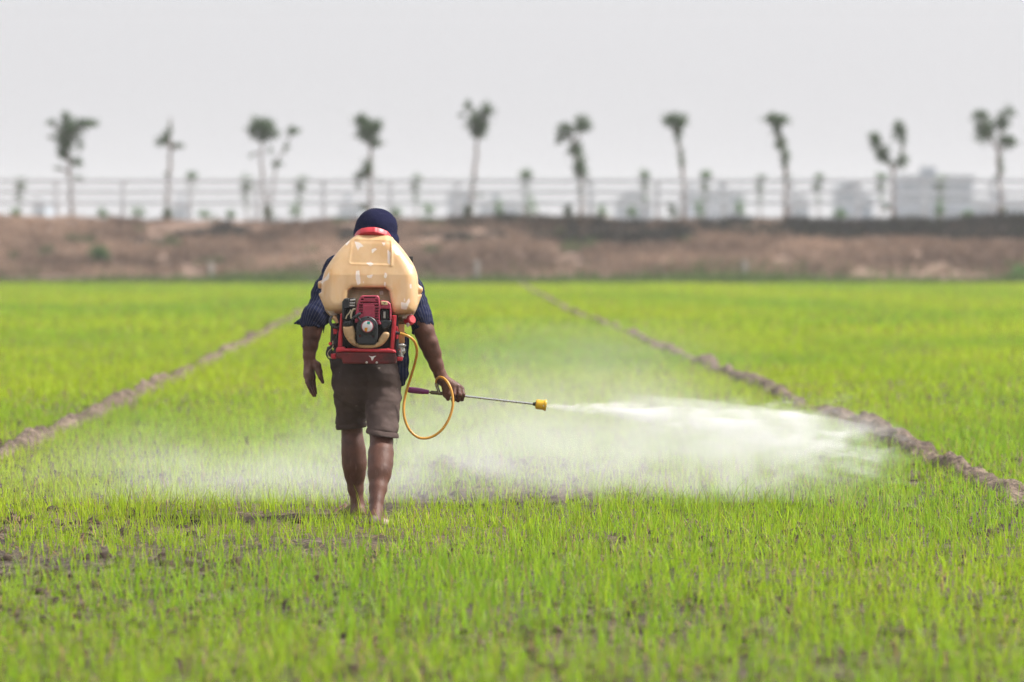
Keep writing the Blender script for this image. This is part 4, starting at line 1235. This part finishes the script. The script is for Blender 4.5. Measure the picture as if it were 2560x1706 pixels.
    for k in range(10):
        t = 2 * math.pi * k / 10; uu = d.orthogonal().normalized(); ww = d.cross(uu); o2 = (uu * math.cos(t) + ww * math.sin(t)) * 0.0232
        mb.tube([a + o2 + d * 0.006, b + o2 - d * 0.005], 0.0026, 6)
    mb.build('drain_cap', M['red_cap'], pack)
    Ff = Field(tuple(Z1(980, 1150, 19.5) + Vector((0, -0.08, 0))), tuple(Z1(1130, 990, 19.5) + Vector((0, 0.12, 0))), 0.003)
    Ff.chain([Z1(1010, 1030, 19.49), Z1(1050, 1035, 19.48), Z1(1095, 1022, 19.48)], [0.012, 0.016, 0.007], 0.012)
    Ff.chain([Z1(1068, 1108, 19.475), Z1(1062, 1128, 19.475)], [0.010, 0.003], 0.008)
    sl, X, Y, Z = Ff.all(); Ff.D[sl] += (0.005 * fbm(X*60, Y*60, Z*60, 2, 3)).astype(np.float32)
    V, Q = Ff.mesh(); link('dried_foam', mesh_np('dried_foam', V, Q), M['foam'], pack)
    # black strap buckle showing at the right shoulder
    p = Z1(1092, 525, 19.72); mb = MB(); mb.box((p.x - 0.016, 19.70, p.z - 0.02), (p.x + 0.012, 19.74, p.z + 0.012)); mb.build('strap_buckle', M['black'], pack, bevel=0.003)
tank()

YE = 19.33           # front of the engine
def solid(name, outline, y0, y1, mat, parent, r=0.004, cuts=(), h=0.0016, sm=0):
    """rounded slab with the given outline (engine pixels) and slots cut into its front"""
    poly = xz(E, outline, (y0 + y1) / 2)
    if sm: poly = smooth_poly(poly, sm)
    xs, zs = [p[0] for p in poly], [p[1] for p in poly]
    F = Field((min(xs) - 0.008, y0 - 0.008, min(zs) - 0.008), (max(xs) + 0.008, y1 + 0.008, max(zs) + 0.008), h)
    sl, X, Y, Z = F.all()
    X2, Z2 = np.broadcast_arrays(X[:, 0, :], Z[:, 0, :])
    d2 = poly2d(X2, Z2, poly)[:, None, :]
    D = rounded(d2, np.abs(Y - (y0 + y1) / 2) - (y1 - y0) / 2, r)
    for cpoly, dep in cuts:
        dc = poly2d(X2, Z2, xz(E, cpoly, y0))[:, None, :]
        D = smax(D, -np.maximum(dc, Y - (y0 + dep)), 0.001)
    F.D[sl] = D.astype(np.float32)
    V, Q = F.mesh(); V = relax(V, Q, 1, 0.3)
    return link(name, mesh_np(name, V, Q), mat, parent)

def rect(a, b, c, d): return [(a, b), (c, b), (c, d), (a, d)]

def engine():
    # shroud
    cuts = [(rect(862, 178, 1082, 203), 0.02), ([(800, 245), (822, 205), (856, 232), (856, 246)], 0.02), ([(1085, 250), (1098, 222), (1128, 240), (1132, 262)], 0.02),
            (rect(788, 276, 1142, 301), 0.02)]
    for y in (324, 370, 424, 478): cuts.append((rect(766 - (y - 320) * .05, y, 838, y + 33), 0.022))
    for y in (330, 394, 446, 497, 548, 600): cuts.append((rect(1072, y, 1146, y + 32), 0.022))
    cov = solid('engine_cover', [(800, 165), (830, 150), (1128, 150), (1160, 178), (1180, 300), (1192, 400), (1172, 470), (1178, 640), (1205, 705), (1185, 722), (1140, 712), (1110, 650),
                                 (1040, 590), (940, 565), (840, 590), (790, 625), (735, 690), (690, 680), (690, 620), (705, 480), (730, 330), (765, 230)], YE, YE + 0.075, M['crimson'], pack, 0.006, cuts)
    solid('cover_plate', rect(842, 338, 1070, 590), YE - 0.0028, YE + 0.004, M['crimson'], pack, 0.0015)
    # dark fins behind the slots
    mb = MB(); p0, p1 = E(780, 700, YE), E(1140, 175, YE); mb.box((p0.x, YE + 0.030, p0.z), (p1.x, YE + 0.085, p1.z)); mb.build('cooling_fins', M['dark'], pack)
    # exhaust guard to the right
    g = solid('muffler_guard', [(1196, 258), (1215, 240), (1330, 262), (1385, 310), (1398, 420), (1404, 600), (1392, 650), (1372, 650), (1368, 415), (1188, 405)], YE + 0.012, YE + 0.095, M['crimson'], pack, 0.006,
              [(rect(1384, y, 1393, y + 14), 0.006) for y in range(430, 640, 26)])
    s = solid('warning_sticker', [(1198, 264), (1322, 268), (1324, 338), (1196, 330)], YE + 0.0088, YE + 0.013, M['sticker'], g, 0.001)
    solid('sticker_mark', [(1228, 278), (1250, 290), (1292, 282), (1290, 296), (1268, 310), (1240, 300)], YE + 0.0080, YE + 0.0095, M['black'], s, 0.0004, h=0.001)
    solid('sticker_mark', rect(1226, 318, 1290, 325), YE + 0.0080, YE + 0.0095, M['black'], s, 0.0003, h=0.001)
    solid('muffler', rect(1186, 412, 1372, 640), YE + 0.030, YE + 0.09, M['dark'], pack, 0.008)
    solid('muffler_plate', [(1240, 465), (1290, 462), (1288, 605), (1236, 600)], YE + 0.024, YE + 0.032, M['grey_metal'], pack, 0.002)
    solid('exhaust_shield', [(1180, 630), (1392, 630), (1390, 700), (1345, 770), (1270, 815), (1215, 790), (1185, 720)], YE + 0.010, YE + 0.08, M['black'], pack, 0.010, sm=2)
    # air filter and carburettor to the left
    solid('air_filter_box', [(440, 275), (478, 212), (520, 203), (572, 205), (572, 402), (492, 408), (488, 612), (440, 615)], YE + 0.010, YE + 0.085, M['black'], pack, 0.006)
    solid('carburettor', [(560, 210), (640, 196), (702, 202), (704, 400), (640, 440), (560, 400)], YE + 0.032, YE + 0.09, M['dark'], pack, 0.008)
    mb = MB()
    for a, b in (((590, 250), (695, 238)), ((580, 300), (690, 300)), ((575, 350), (690, 352))):
        mb.tube([E(*a, YE + 0.028), E(*b, YE + 0.028)], 0.0055, 10)
    mb.build('carburettor_rod', M['grey_metal'], pack)
    for pts, r in (([(700, 412), (650, 428), (622, 480), (608, 540), (612, 600)], 0.0052), ([(605, 430), (570, 500), (528, 545), (506, 610)], 0.0034)):
        mb = MB(); mb.tube(spline([E(u, v, YE + 0.012) for u, v in pts], 6), r, 10); mb.build('fuel_line', M['tan_hose'], pack)
    mb = MB(); a, b = E(500, 420, 0), E(700, 640, 0)
    p0, p1 = E(492, 640, YE), E(700, 410, YE); mb.box((p0.x, YE + 0.045, p0.z), (p1.x, YE + 0.11, p1.z)); mb.build('crankcase', M['dark'], pack, bevel=0.006)
    # recoil starter
    c = E(930, 755, YE - 0.02)
    ring = [(930 + 208 * math.cos(t), 755 + 200 * math.sin(t)) for t in np.linspace(math.pi * 0.98, math.pi * 2.02, 24)]
    st_ = solid('recoil_starter', ring + [(1142, 800), (1128, 1000), (1095, 1105), (1060, 1118), (780, 1110), (740, 1085), (722, 960), (712, 770)], YE - 0.022, YE + 0.05, M['black'], pack, 0.009,
                [([(785 + 26*math.cos(t), 945 + 26*math.sin(t)) for t in np.linspace(0, 6.28, 14)[:-1]], 0.012), ([(1040 + 26*math.cos(t), 955 + 26*math.sin(t)) for t in np.linspace(0, 6.28, 14)[:-1]], 0.012),
                 ([(940 + 22*math.cos(t), 595 + 22*math.sin(t)) for t in np.linspace(0, 6.28, 14)[:-1]], 0.010)])
    k = 1 / 7.84 / FPX * YE
    def disc(name, r, y0, y1, mat, par, bev=0.2):
        mb = MB(); mb.tube([Vector((c.x, y1, c.z)), Vector((c.x, y0 + 0.0006, c.z)), Vector((c.x, y0, c.z))], [r * k, r * k, (r - 3) * k], 40); return mb.build(name, mat, par)
    disc('starter_dome', 158, YE - 0.031, YE - 0.018, M['black'], st_)
    disc('badge_rim', 118, YE - 0.0345, YE - 0.028, M['pink_rim'], st_)
    bd = disc('badge', 103, YE - 0.0365, YE - 0.030, M['white_pl'], st_)
    solid('badge_mark', [(928, 652), (990, 664), (975, 720), (918, 712)], YE - 0.0375, YE - 0.0355, M['teal'], st_, 0.0004, h=0.001)
    solid('badge_mark', [(878, 780), (938, 782), (918, 862), (886, 852), (868, 826)], YE - 0.0375, YE - 0.0355, M['orange'], st_, 0.0004, h=0.001)
    for u, v in ((785, 945), (1040, 955), (940, 595)):
        mb = MB(); q = E(u, v, YE - 0.015); mb.tube([q, q + Vector((0, -0.006, 0))], 0.0042, 6); mb.build('bolt', M['dirty_red'], st_)
    mb = MB(); mb.tube(spline([E(622, 632, YE - 0.026), E(680, 580, YE - 0.030), E(740, 535, YE - 0.030), E(796, 500, YE - 0.026)], 4), [0.0045, 0.006, 0.0072, 0.0078, 0.0078, 0.0078, 0.0078, 0.0078, 0.008, 0.0082, 0.0082, 0.0075, 0.0062], 10)
    mb.tube([E(735, 575, YE - 0.028), E(775, 625, YE - 0.027), E(815, 682, YE - 0.02)], [0.006, 0.0055, 0.0055], 10)
    mb.build('pull_handle', M['black'], pack)
    # fuel tank wrapped under the engine
    f = solid('fuel_tank', [(455, 770), (480, 758), (630, 742), (660, 770), (700, 900), (720, 1085), (1095, 1085), (1150, 1010), (1195, 940), (1235, 885), (1290, 862), (1345, 876), (1360, 915), (1335, 985), (1270, 1080),
                            (1170, 1150), (1020, 1180), (800, 1178), (680, 1142), (580, 1070), (500, 960), (464, 860)], YE - 0.008, YE + 0.07, M['fuel'], pack, 0.014, sm=2)
    a, b = E(556, 752, YE + 0.02), E(548, 655, YE + 0.02)
    mb = MB(); d = (b - a).normalized(); mb.tube([a, a + d * 0.002, b - d * 0.005, b], [0.025, 0.0262, 0.0258, 0.021], 24)
    u = d.orthogonal().normalized(); w = d.cross(u)
    for kk in range(18):
        t = 2 * math.pi * kk / 18; o2 = (u * math.cos(t) + w * math.sin(t)) * 0.0258
        mb.tube([a + o2 + d * 0.001, b + o2 - d * 0.007], 0.0016, 5)
    mb.build('fuel_cap', M['black'], f)
engine()

def carrier():
    Yf = 19.36
    # uprights with a welded rib
    for lab, L in (('left', [(402, 500), (446, 500), (440, 700), (438, 1165), (350, 1165), (366, 880), (390, 700)]), ('right', [(1420, 540), (1500, 540), (1482, 820), (1450, 1205), (1380, 1205), (1402, 820)])):
        u = solid('frame_upright', L, Yf, Yf + 0.03, M['frame_red'], pack, 0.004)
        x = [(424, 515), (414, 700), (398, 1150)] if lab == 'left' else [(1458, 555), (1442, 820), (1414, 1190)]
        mb = MB(); mb.tube([E(a, b, Yf - 0.001) for a, b in x], 0.0035, 8); mb.build('rib', M['frame_red'], u)
    solid('frame_brace', [(1476, 752), (1520, 752), (1532, 790), (1528, 1000), (1490, 1010), (1478, 900)], Yf + 0.02, Yf + 0.06, M['frame_red'], pack, 0.004)
    solid('frame_brace', [(262, 806), (300, 795), (345, 812), (342, 905), (264, 908)], Yf + 0.03, Yf + 0.07, M['frame_red'], pack, 0.005)
    solid('base_lip', [(322, 1200), (345, 1160), (480, 1152), (500, 1180), (1180, 1195), (1300, 1192), (1320, 1180), (1440, 1205), (1490, 1230), (1500, 1275), (1300, 1262), (800, 1250), (450, 1245), (322, 1260)], Yf - 0.030, Yf + 0.10, M['frame_red'], pack, 0.008)
    b = solid('base_plate', [(322, 1252), (450, 1240), (800, 1245), (1300, 1256), (1498, 1268), (1502, 1470), (1440, 1484), (900, 1482), (470, 1478), (430, 1380), (330, 1372)], Yf - 0.022, Yf + 0.16, M['dirty_red'], pack, 0.008)
    solid('paint_chip', [(952, 1332), (985, 1338), (1020, 1346), (1070, 1336), (1108, 1330), (1060, 1366), (1032, 1424), (1012, 1426), (1000, 1372)], Yf - 0.0235, Yf - 0.018, M['foam'], b, 0.0005, h=0.0012)
    for u, v in ((915, 1462), (1112, 1464)):
        mb = MB(); q = E(u, v, Yf - 0.018); mb.tube([q, q + Vector((0, -0.006, 0)), q + Vector((0, -0.008, 0))], [0.006, 0.006, 0.004], 10); mb.build('rivet', M['stake'], b)
    solid('frame_foot', [(1508, 1352), (1606, 1345), (1622, 1380), (1610, 1432), (1512, 1428)], Yf + 0.0, Yf + 0.08, M['frame_red'], pack, 0.006)
    solid('frame_foot', [(218, 1288), (318, 1285), (320, 1390), (240, 1392), (218, 1360)], Yf + 0.0, Yf + 0.08, M['frame_red'], pack, 0.006)
    # back pad and cross plate behind the engine
    solid('back_plate', rect(330, 520, 1530, 1180), Yf + 0.10, Yf + 0.125, M['dark'], pack, 0.01, h=0.003)
    solid('back_pad', [(215, 700), (345, 690), (350, 1180), (200, 1180), (205, 1000)], Yf + 0.09, Yf + 0.15, M['strap_dark'], pack, 0.015, h=0.0025)
    # drip tube on the left, loose wires and switch
    mb = MB(); mb.tube(spline([E(230, 565, Yf + 0.03), E(205, 620, Yf + 0.02), E(205, 690, Yf + 0.01), E(250, 755, Yf + 0.005), E(320, 782, Yf + 0.01), E(385, 775, Yf + 0.02)], 6), 0.0075, 10); mb.build('drip_tube', M['black'], pack)
    mb = MB(); mb.tube([E(250, 575, Yf + 0.02), E(300, 610, Yf + 0.02), E(345, 690, Yf + 0.02)], [0.012, 0.011, 0.006], 10); mb.build('tube_neck', M['fuel'], pack)
    for pts, r, m in (([(365, 1040), (300, 1085), (230, 1130), (170, 1180), (130, 1240), (126, 1310), (160, 1375), (230, 1425)], 0.0030, 'black'),
                      ([(360, 850), (330, 930), (300, 1000), (275, 1060)], 0.0022, 'black'), ([(250, 1040), (250, 1160), (180, 1230), (150, 1290), (180, 1350), (240, 1390)], 0.0020, 'tan_hose')):
        mb = MB(); mb.tube(spline([E(u, v, Yf + 0.01) for u, v in pts], 6), r, 7); mb.build('wire', M[m], pack)
    solid('wire_connector', [(140, 1160), (215, 1150), (250, 1230), (230, 1330), (150, 1340), (128, 1280)], Yf + 0.015, Yf + 0.05, M['black'], pack, 0.008, sm=2)
    mb = MB(); q = E(200, 1095, Yf + 0.01); mb.tube([q, q + Vector((0, -0.012, 0)), q + Vector((0, -0.016, 0))], [0.0085, 0.0085, 0.005], 12); mb.build('switch_knob', M['frame_red'], pack)
    # pump with fittings on the right
    solid('pump_body', [(1548, 1105), (1640, 1095), (1682, 1140), (1655, 1180), (1675, 1265), (1620, 1330), (1560, 1350), (1520, 1330), (1530, 1200)], Yf + 0.02, Yf + 0.09, M['grey_metal'], pack, 0.010, sm=2)
    mb = MB()
    for a, b_, r in (((1545, 1120), (1685, 1135), 0.0045), ((1590, 1180), (1590, 1340), 0.0075), ((1560, 1250), (1672, 1240), 0.006), ((1540, 1330), (1640, 1352), 0.005)):
        mb.tube([E(*a, Yf + 0.012), E(*b_, Yf + 0.012)], r, 10)
    mb.build('pump_fitting', M['steel'], pack)
    mb = MB(); mb.tube([E(1512, 1010, Yf + 0.01), E(1512, 1200, Yf + 0.01)], [0.0085, 0.0085], 12); mb.tube([E(1500, 1190, Yf + 0.012), E(1520, 1330, Yf + 0.012)], [0.007, 0.006], 10); mb.build('pump_shaft', M['black'], pack)
    mb = MB(); mb.box((E(1530, 0, Yf).x, Yf + 0.06, E(0, 1090, Yf).z), (E(1650, 0, Yf).x, Yf + 0.068, E(0, 720, Yf).z)); mb.build('carrying_strap', M['strap'], pack, bevel=0.002)
    mb = MB(); mb.tube([E(1475, 882, Yf + 0.015), E(1500, 884, Yf + 0.012), E(1502, 884, Yf + 0.012), E(1540, 892, Yf + 0.008), E(1610, 902, Yf + 0.0)], [0.010, 0.010, 0.0075, 0.0075, 0.0068], 12); mb.build('hose_connector', M['black'], pack)

carrier()

def hose():
    pts = [(1000, 834, 19.36), (1008, 836, 19.36), (1024, 843, 19.36), (1037, 856, 19.38), (1042.5, 878, 19.42), (1038, 905, 19.48), (1028, 940, 19.56), (1019, 968, 19.60), (1012, 995, 19.61), (1009, 1022, 19.60), (1012, 1048, 19.59), (1023, 1074, 19.585),
           (1042, 1092, 19.58), (1062, 1096.5, 19.58), (1085, 1090, 19.585), (1106, 1073, 19.59), (1122, 1048, 19.60), (1131, 1020, 19.61), (1132, 998, 19.62), (1128, 976, 19.63), (1120, 958, 19.645), (1110, 947, 19.67), (1100, 943.5, 19.70), (1093, 947, 19.73), (1090.5, 957, 19.755), (1091.5, 964, 19.762)]
    mb = MB(); mb.tube(spline([P(*p) for p in pts], 7), 0.0068, 14)
    mb.build('hose', M['hose'], pack)
hose()

# ------------------------------------------------------------------ the lance in his hand
def lance():
    YL = 19.765
    A, B = P(1018, 974.5, YL), P(1366, 1014, YL)
    d = (B - A).normalized()
    at = lambda px: A + (B - A) * ((px - 1018) / (1366 - 1018))
    root = empty('spray_lance', at(1135))
    tag(root, 'thin steel spray lance with purple grip and yellow nozzle held in his hand', 'spray lance')
    def lathe(name, prof, mat, n=20, parent=root):
        mb = MB(); mb.tube([at(x) for x, r in prof], [r for x, r in prof], n); return mb.build(name, mat, parent)
    lathe('grip', [(1018, 0.009), (1019, 0.0125), (1024, 0.0150), (1040, 0.0158), (1056, 0.0146), (1066, 0.0118), (1071, 0.0110), (1073, 0.008)], M['purple'])
    lathe('valve_rod', [(1072, 0.0030), (1078, 0.0030)], M['dark'])
    lathe('valve_nut', [(1074.5, 0.0052), (1076.5, 0.0052)], M['dark'], 6)
    lathe('valve_body', [(1076.5, 0.0085), (1077.5, 0.0098), (1080, 0.0098), (1098, 0.0092), (1108, 0.009), (1110, 0.0075)], M['bronze'])
    mb = MB(); a = at(1098); b = P(1093, 968, 19.763); c = P(1091, 958, 19.756)
    mb.tube([a, b, b + (c - b) * 0.1, c], [0.0088, 0.0080, 0.0094, 0.0090], 14)
    for t in (0.25, 0.55, 0.85):
        q = b + (c - b) * t; mb.tube([q, q + (c - b) * 0.12], 0.0102, 14)
    mb.build('hose_fitting', M['steel'], root)
    lathe('tube', [(1108, 0.0056), (1334, 0.0056)], M['tube_steel'], 16)
    lathe('nozzle_neck', [(1332, 0.0062), (1333, 0.0085), (1336, 0.0090), (1341, 0.0150), (1344, 0.0160), (1346, 0.012)], M['dark'])
    lathe('nozzle', [(1341.5, 0.0165), (1339.5, 0.0180), (1339, 0.0195), (1340.5, 0.0235), (1342, 0.0245), (1349, 0.0248), (1358, 0.0250), (1360, 0.0255), (1361.5, 0.0285), (1364.5, 0.0285), (1366, 0.0265), (1366.2, 0.018), (1360, 0.010)], M['yellow'], 28)
    mb = MB(); q = P(1359, 1015, YL - 0.0265); mb.tube([q + Vector((0, 0.006, 0)), q], [0.004, 0.003], 10); mb.build('nozzle_spot', M['white_pl'], root)
lance()

# ================================================================== SPRAY, MIST, HAZE
NOZ = P(1367, 1014, 19.765)
def volume_box(name, lo, hi, origin, mat, label):
    mb = MB(); mb.box(tuple(Vector(lo) - origin), tuple(Vector(hi) - origin))
    o = mb.build(name, mat, smooth=False); o.location = origin
    tag(o, label, 'spray mist', kind='stuff'); return o

def jet_mat():
    t = NT('spray_droplets'); o = t.obj()
    s = t.n('ShaderNodeSeparateXYZ'); t.set(s.inputs[0], o); x, y, z = s.outputs
    tt = t.m('MAXIMUM', x, 0.0)
    zc = t.m('MULTIPLY_ADD', t.m('MULTIPLY', tt, tt), -0.040, t.m('MULTIPLY', tt, -0.045))
    dz = t.m('SUBTRACT', z, zc)
    up = t.m('MULTIPLY_ADD', tt, 0.072, 0.007); dn = t.m('MULTIPLY_ADD', tt, 0.130, 0.008)
    nb0 = t.noise(t.mapping(o, (4.5, 5, 6), (1, 0, 2)), 1.0, 4, 0.6, 0.4)
    isup = t.m('GREATER_THAN', dz, 0.0)
    rz = t.m('ADD', t.m('MULTIPLY', isup, up), t.m('MULTIPLY', t.m('SUBTRACT', 1.0, isup), dn))
    q = t.m('POWER', t.m('DIVIDE', t.m('ABSOLUTE', t.m('ADD', dz, t.m('MULTIPLY', t.m('SUBTRACT', nb0, 0.5), t.m('MULTIPLY', tt, 0.22)))), rz), 2.2)
    ry = t.m('MULTIPLY_ADD', tt, 0.110, 0.006)
    q2 = t.m('POWER', t.m('DIVIDE', y, ry), 2.0)
    g = t.m('EXPONENT', t.m('MULTIPLY', t.m('ADD', q, q2), -1.5))
    # streaks that fan out from the nozzle, breaking into billows further on
    inv = t.m('DIVIDE', 1.0, t.m('ADD', tt, 0.25))
    c = t.n('ShaderNodeCombineXYZ'); t.set(c.inputs[0], t.m('MULTIPLY', tt, 1.6)); t.set(c.inputs[1], t.m('MULTIPLY', t.m('MULTIPLY', y, inv), 16.0)); t.set(c.inputs[2], t.m('MULTIPLY', t.m('MULTIPLY', z, inv), 26.0))
    n1 = t.rng(t.noise(c.outputs[0], 1.0, 3, 0.6), 0.40, 0.60, 0.12, 1.9)
    n2 = t.rng(t.noise(t.mapping(o, (4.0, 5, 12), (0,0,0), (0, 0.22, 0)), 1.0, 5, 0.66, 0.6), 0.42, 0.58, 0.04, 2.1)
    amp = t.m('DIVIDE', JET, t.m('ADD', tt, 0.045))
    nb = t.noise(t.mapping(o, (5, 5, 9), (7, 0, 0)), 1.0, 4, 0.6, 0.3)
    end = t.rng(t.m('MULTIPLY_ADD', t.m('SUBTRACT', nb, 0.5), 0.8, tt), 1.45, 1.86, 1.0, 0.0, True)
    d = t.m('MULTIPLY', t.m('MULTIPLY', g, amp), t.m('MULTIPLY', t.m('MULTIPLY', n1, n2), end))
    d = t.m('MULTIPLY', d, t.m('GREATER_THAN', x, 0.0))
    # what falls out of the jet
    fx = t.m('MULTIPLY', t.rng(tt, 0.25, 1.0, 0, 1, True), t.rng(t.m('ADD', t.m('SUBTRACT', tt, t.m('MULTIPLY', z, 1.5)), t.m('MULTIPLY', t.m('SUBTRACT', nb, 0.5), 0.8)), 1.70, 2.15, 1.0, 0.0, True))
    fz = t.m('MULTIPLY', t.m('LESS_THAN', dz, 0.06), t.rng(z, -0.75, -0.15, 0.45, 1.0, True))
    fy = t.m('MULTIPLY', t.m('EXPONENT', t.m('MULTIPLY', t.m('POWER', t.m('DIVIDE', t.m('SUBTRACT', y, 0.65), 0.36), 2.0), -1.0)), t.rng(y, 0.15, 0.45, 0, 1, True))
    n3 = t.rng(t.noise(t.mapping(o, (3.4, 3.4, 4.6), (4, 0, 0), (0, 0.5, 0)), 1.0, 5, 0.62, 0.7), 0.42, 0.58, 0.05, 1.9)
    fall = t.m('MULTIPLY', t.m('MULTIPLY', fx, fz), t.m('MULTIPLY', t.m('MULTIPLY', fy, n3), FALL))
    d = t.m('ADD', d, fall)
    v = t.n('ShaderNodeVolumePrincipled'); v.inputs['Color'].default_value = (0.985, 0.99, 1.0, 1); v.inputs['Anisotropy'].default_value = 0.1
    t.set(v.inputs['Density'], d)
    mat = t.done(vol=v.outputs[0]); mat.cycles.volume_step_rate = 0.25
    return mat

def mist_mat():
    t = NT('drifting_mist'); o = t.obj()
    s = t.n('ShaderNodeSeparateXYZ'); t.set(s.inputs[0], o); x, y, z = s.outputs     # metres, from under the nozzle
    n = t.rng(t.noise(t.mapping(o, (1.1, 0.55, 2.2)), 1.0, 4, 0.58, 0.7), 0.40, 0.60, 0.12, 1.7)
    # height of the bank: low on the left, billowing in the middle
    hh = t.m('MULTIPLY_ADD', t.m('EXPONENT', t.m('MULTIPLY', t.m('POWER', t.m('SUBTRACT', x, 0.2), 2.0), -0.8)), 0.30, 0.17)
    g = t.m('EXPONENT', t.m('MULTIPLY', t.m('POWER', t.m('DIVIDE', t.m('MAXIMUM', z, 0.0), hh), 1.5), -1.0))
    fx = t.m('MULTIPLY', t.rng(x, -3.35, -1.7, 0, 1, True), t.rng(x, 1.0, 1.8, 1, 0, True))
    fy = t.m('MULTIPLY', t.rng(y, 0.05, 0.6, 0, 1, True), t.rng(y, 3.0, 6.0, 1, 0, True))
    d = t.m('MULTIPLY', t.m('MULTIPLY', g, n), t.m('MULTIPLY', t.m('MULTIPLY', fx, fy), MIST))
    v = t.n('ShaderNodeVolumePrincipled'); v.inputs['Color'].default_value = (0.975, 0.985, 1.0, 1); v.inputs['Anisotropy'].default_value = 0.1
    t.set(v.inputs['Density'], d)
    mat = t.done(vol=v.outputs[0]); mat.cycles.volume_step_rate = 0.7
    return mat
JET, FALL, MIST = 4.8, 0.95, 0.28
volume_box('spray_jet', (NOZ.x, NOZ.y - 0.50, 0.045), (NOZ.x + 1.95, NOZ.y + 1.45, NOZ.z + 0.17), NOZ, jet_mat(),
           'white fan of fine spray shooting right from the yellow nozzle')
volume_box('drifting_mist', (NOZ.x - 3.5, 19.98, 0.035), (NOZ.x + 1.95, 26.2, 0.95), Vector((NOZ.x, 19.95, 0.0)), mist_mat(),
           'thin white mist drifting low over the seedlings behind the legs')

def haze():
    t = NT('haze_air'); v = t.n('ShaderNodeVolumePrincipled')
    v.inputs['Color'].default_value = (0.93, 0.96, 1.0, 1); v.inputs['Density'].default_value = 0.0005; v.inputs['Anisotropy'].default_value = 0.0
    mat = t.done(vol=v.outputs[0])
    mb = MB(); mb.box((-700, -60, -1.3), (700, 1400, 26)); o = mb.build('haze', mat, smooth=False)
    tag(o, 'pale bluish haze that fades the far trees and buildings', 'haze', kind='stuff')
haze()
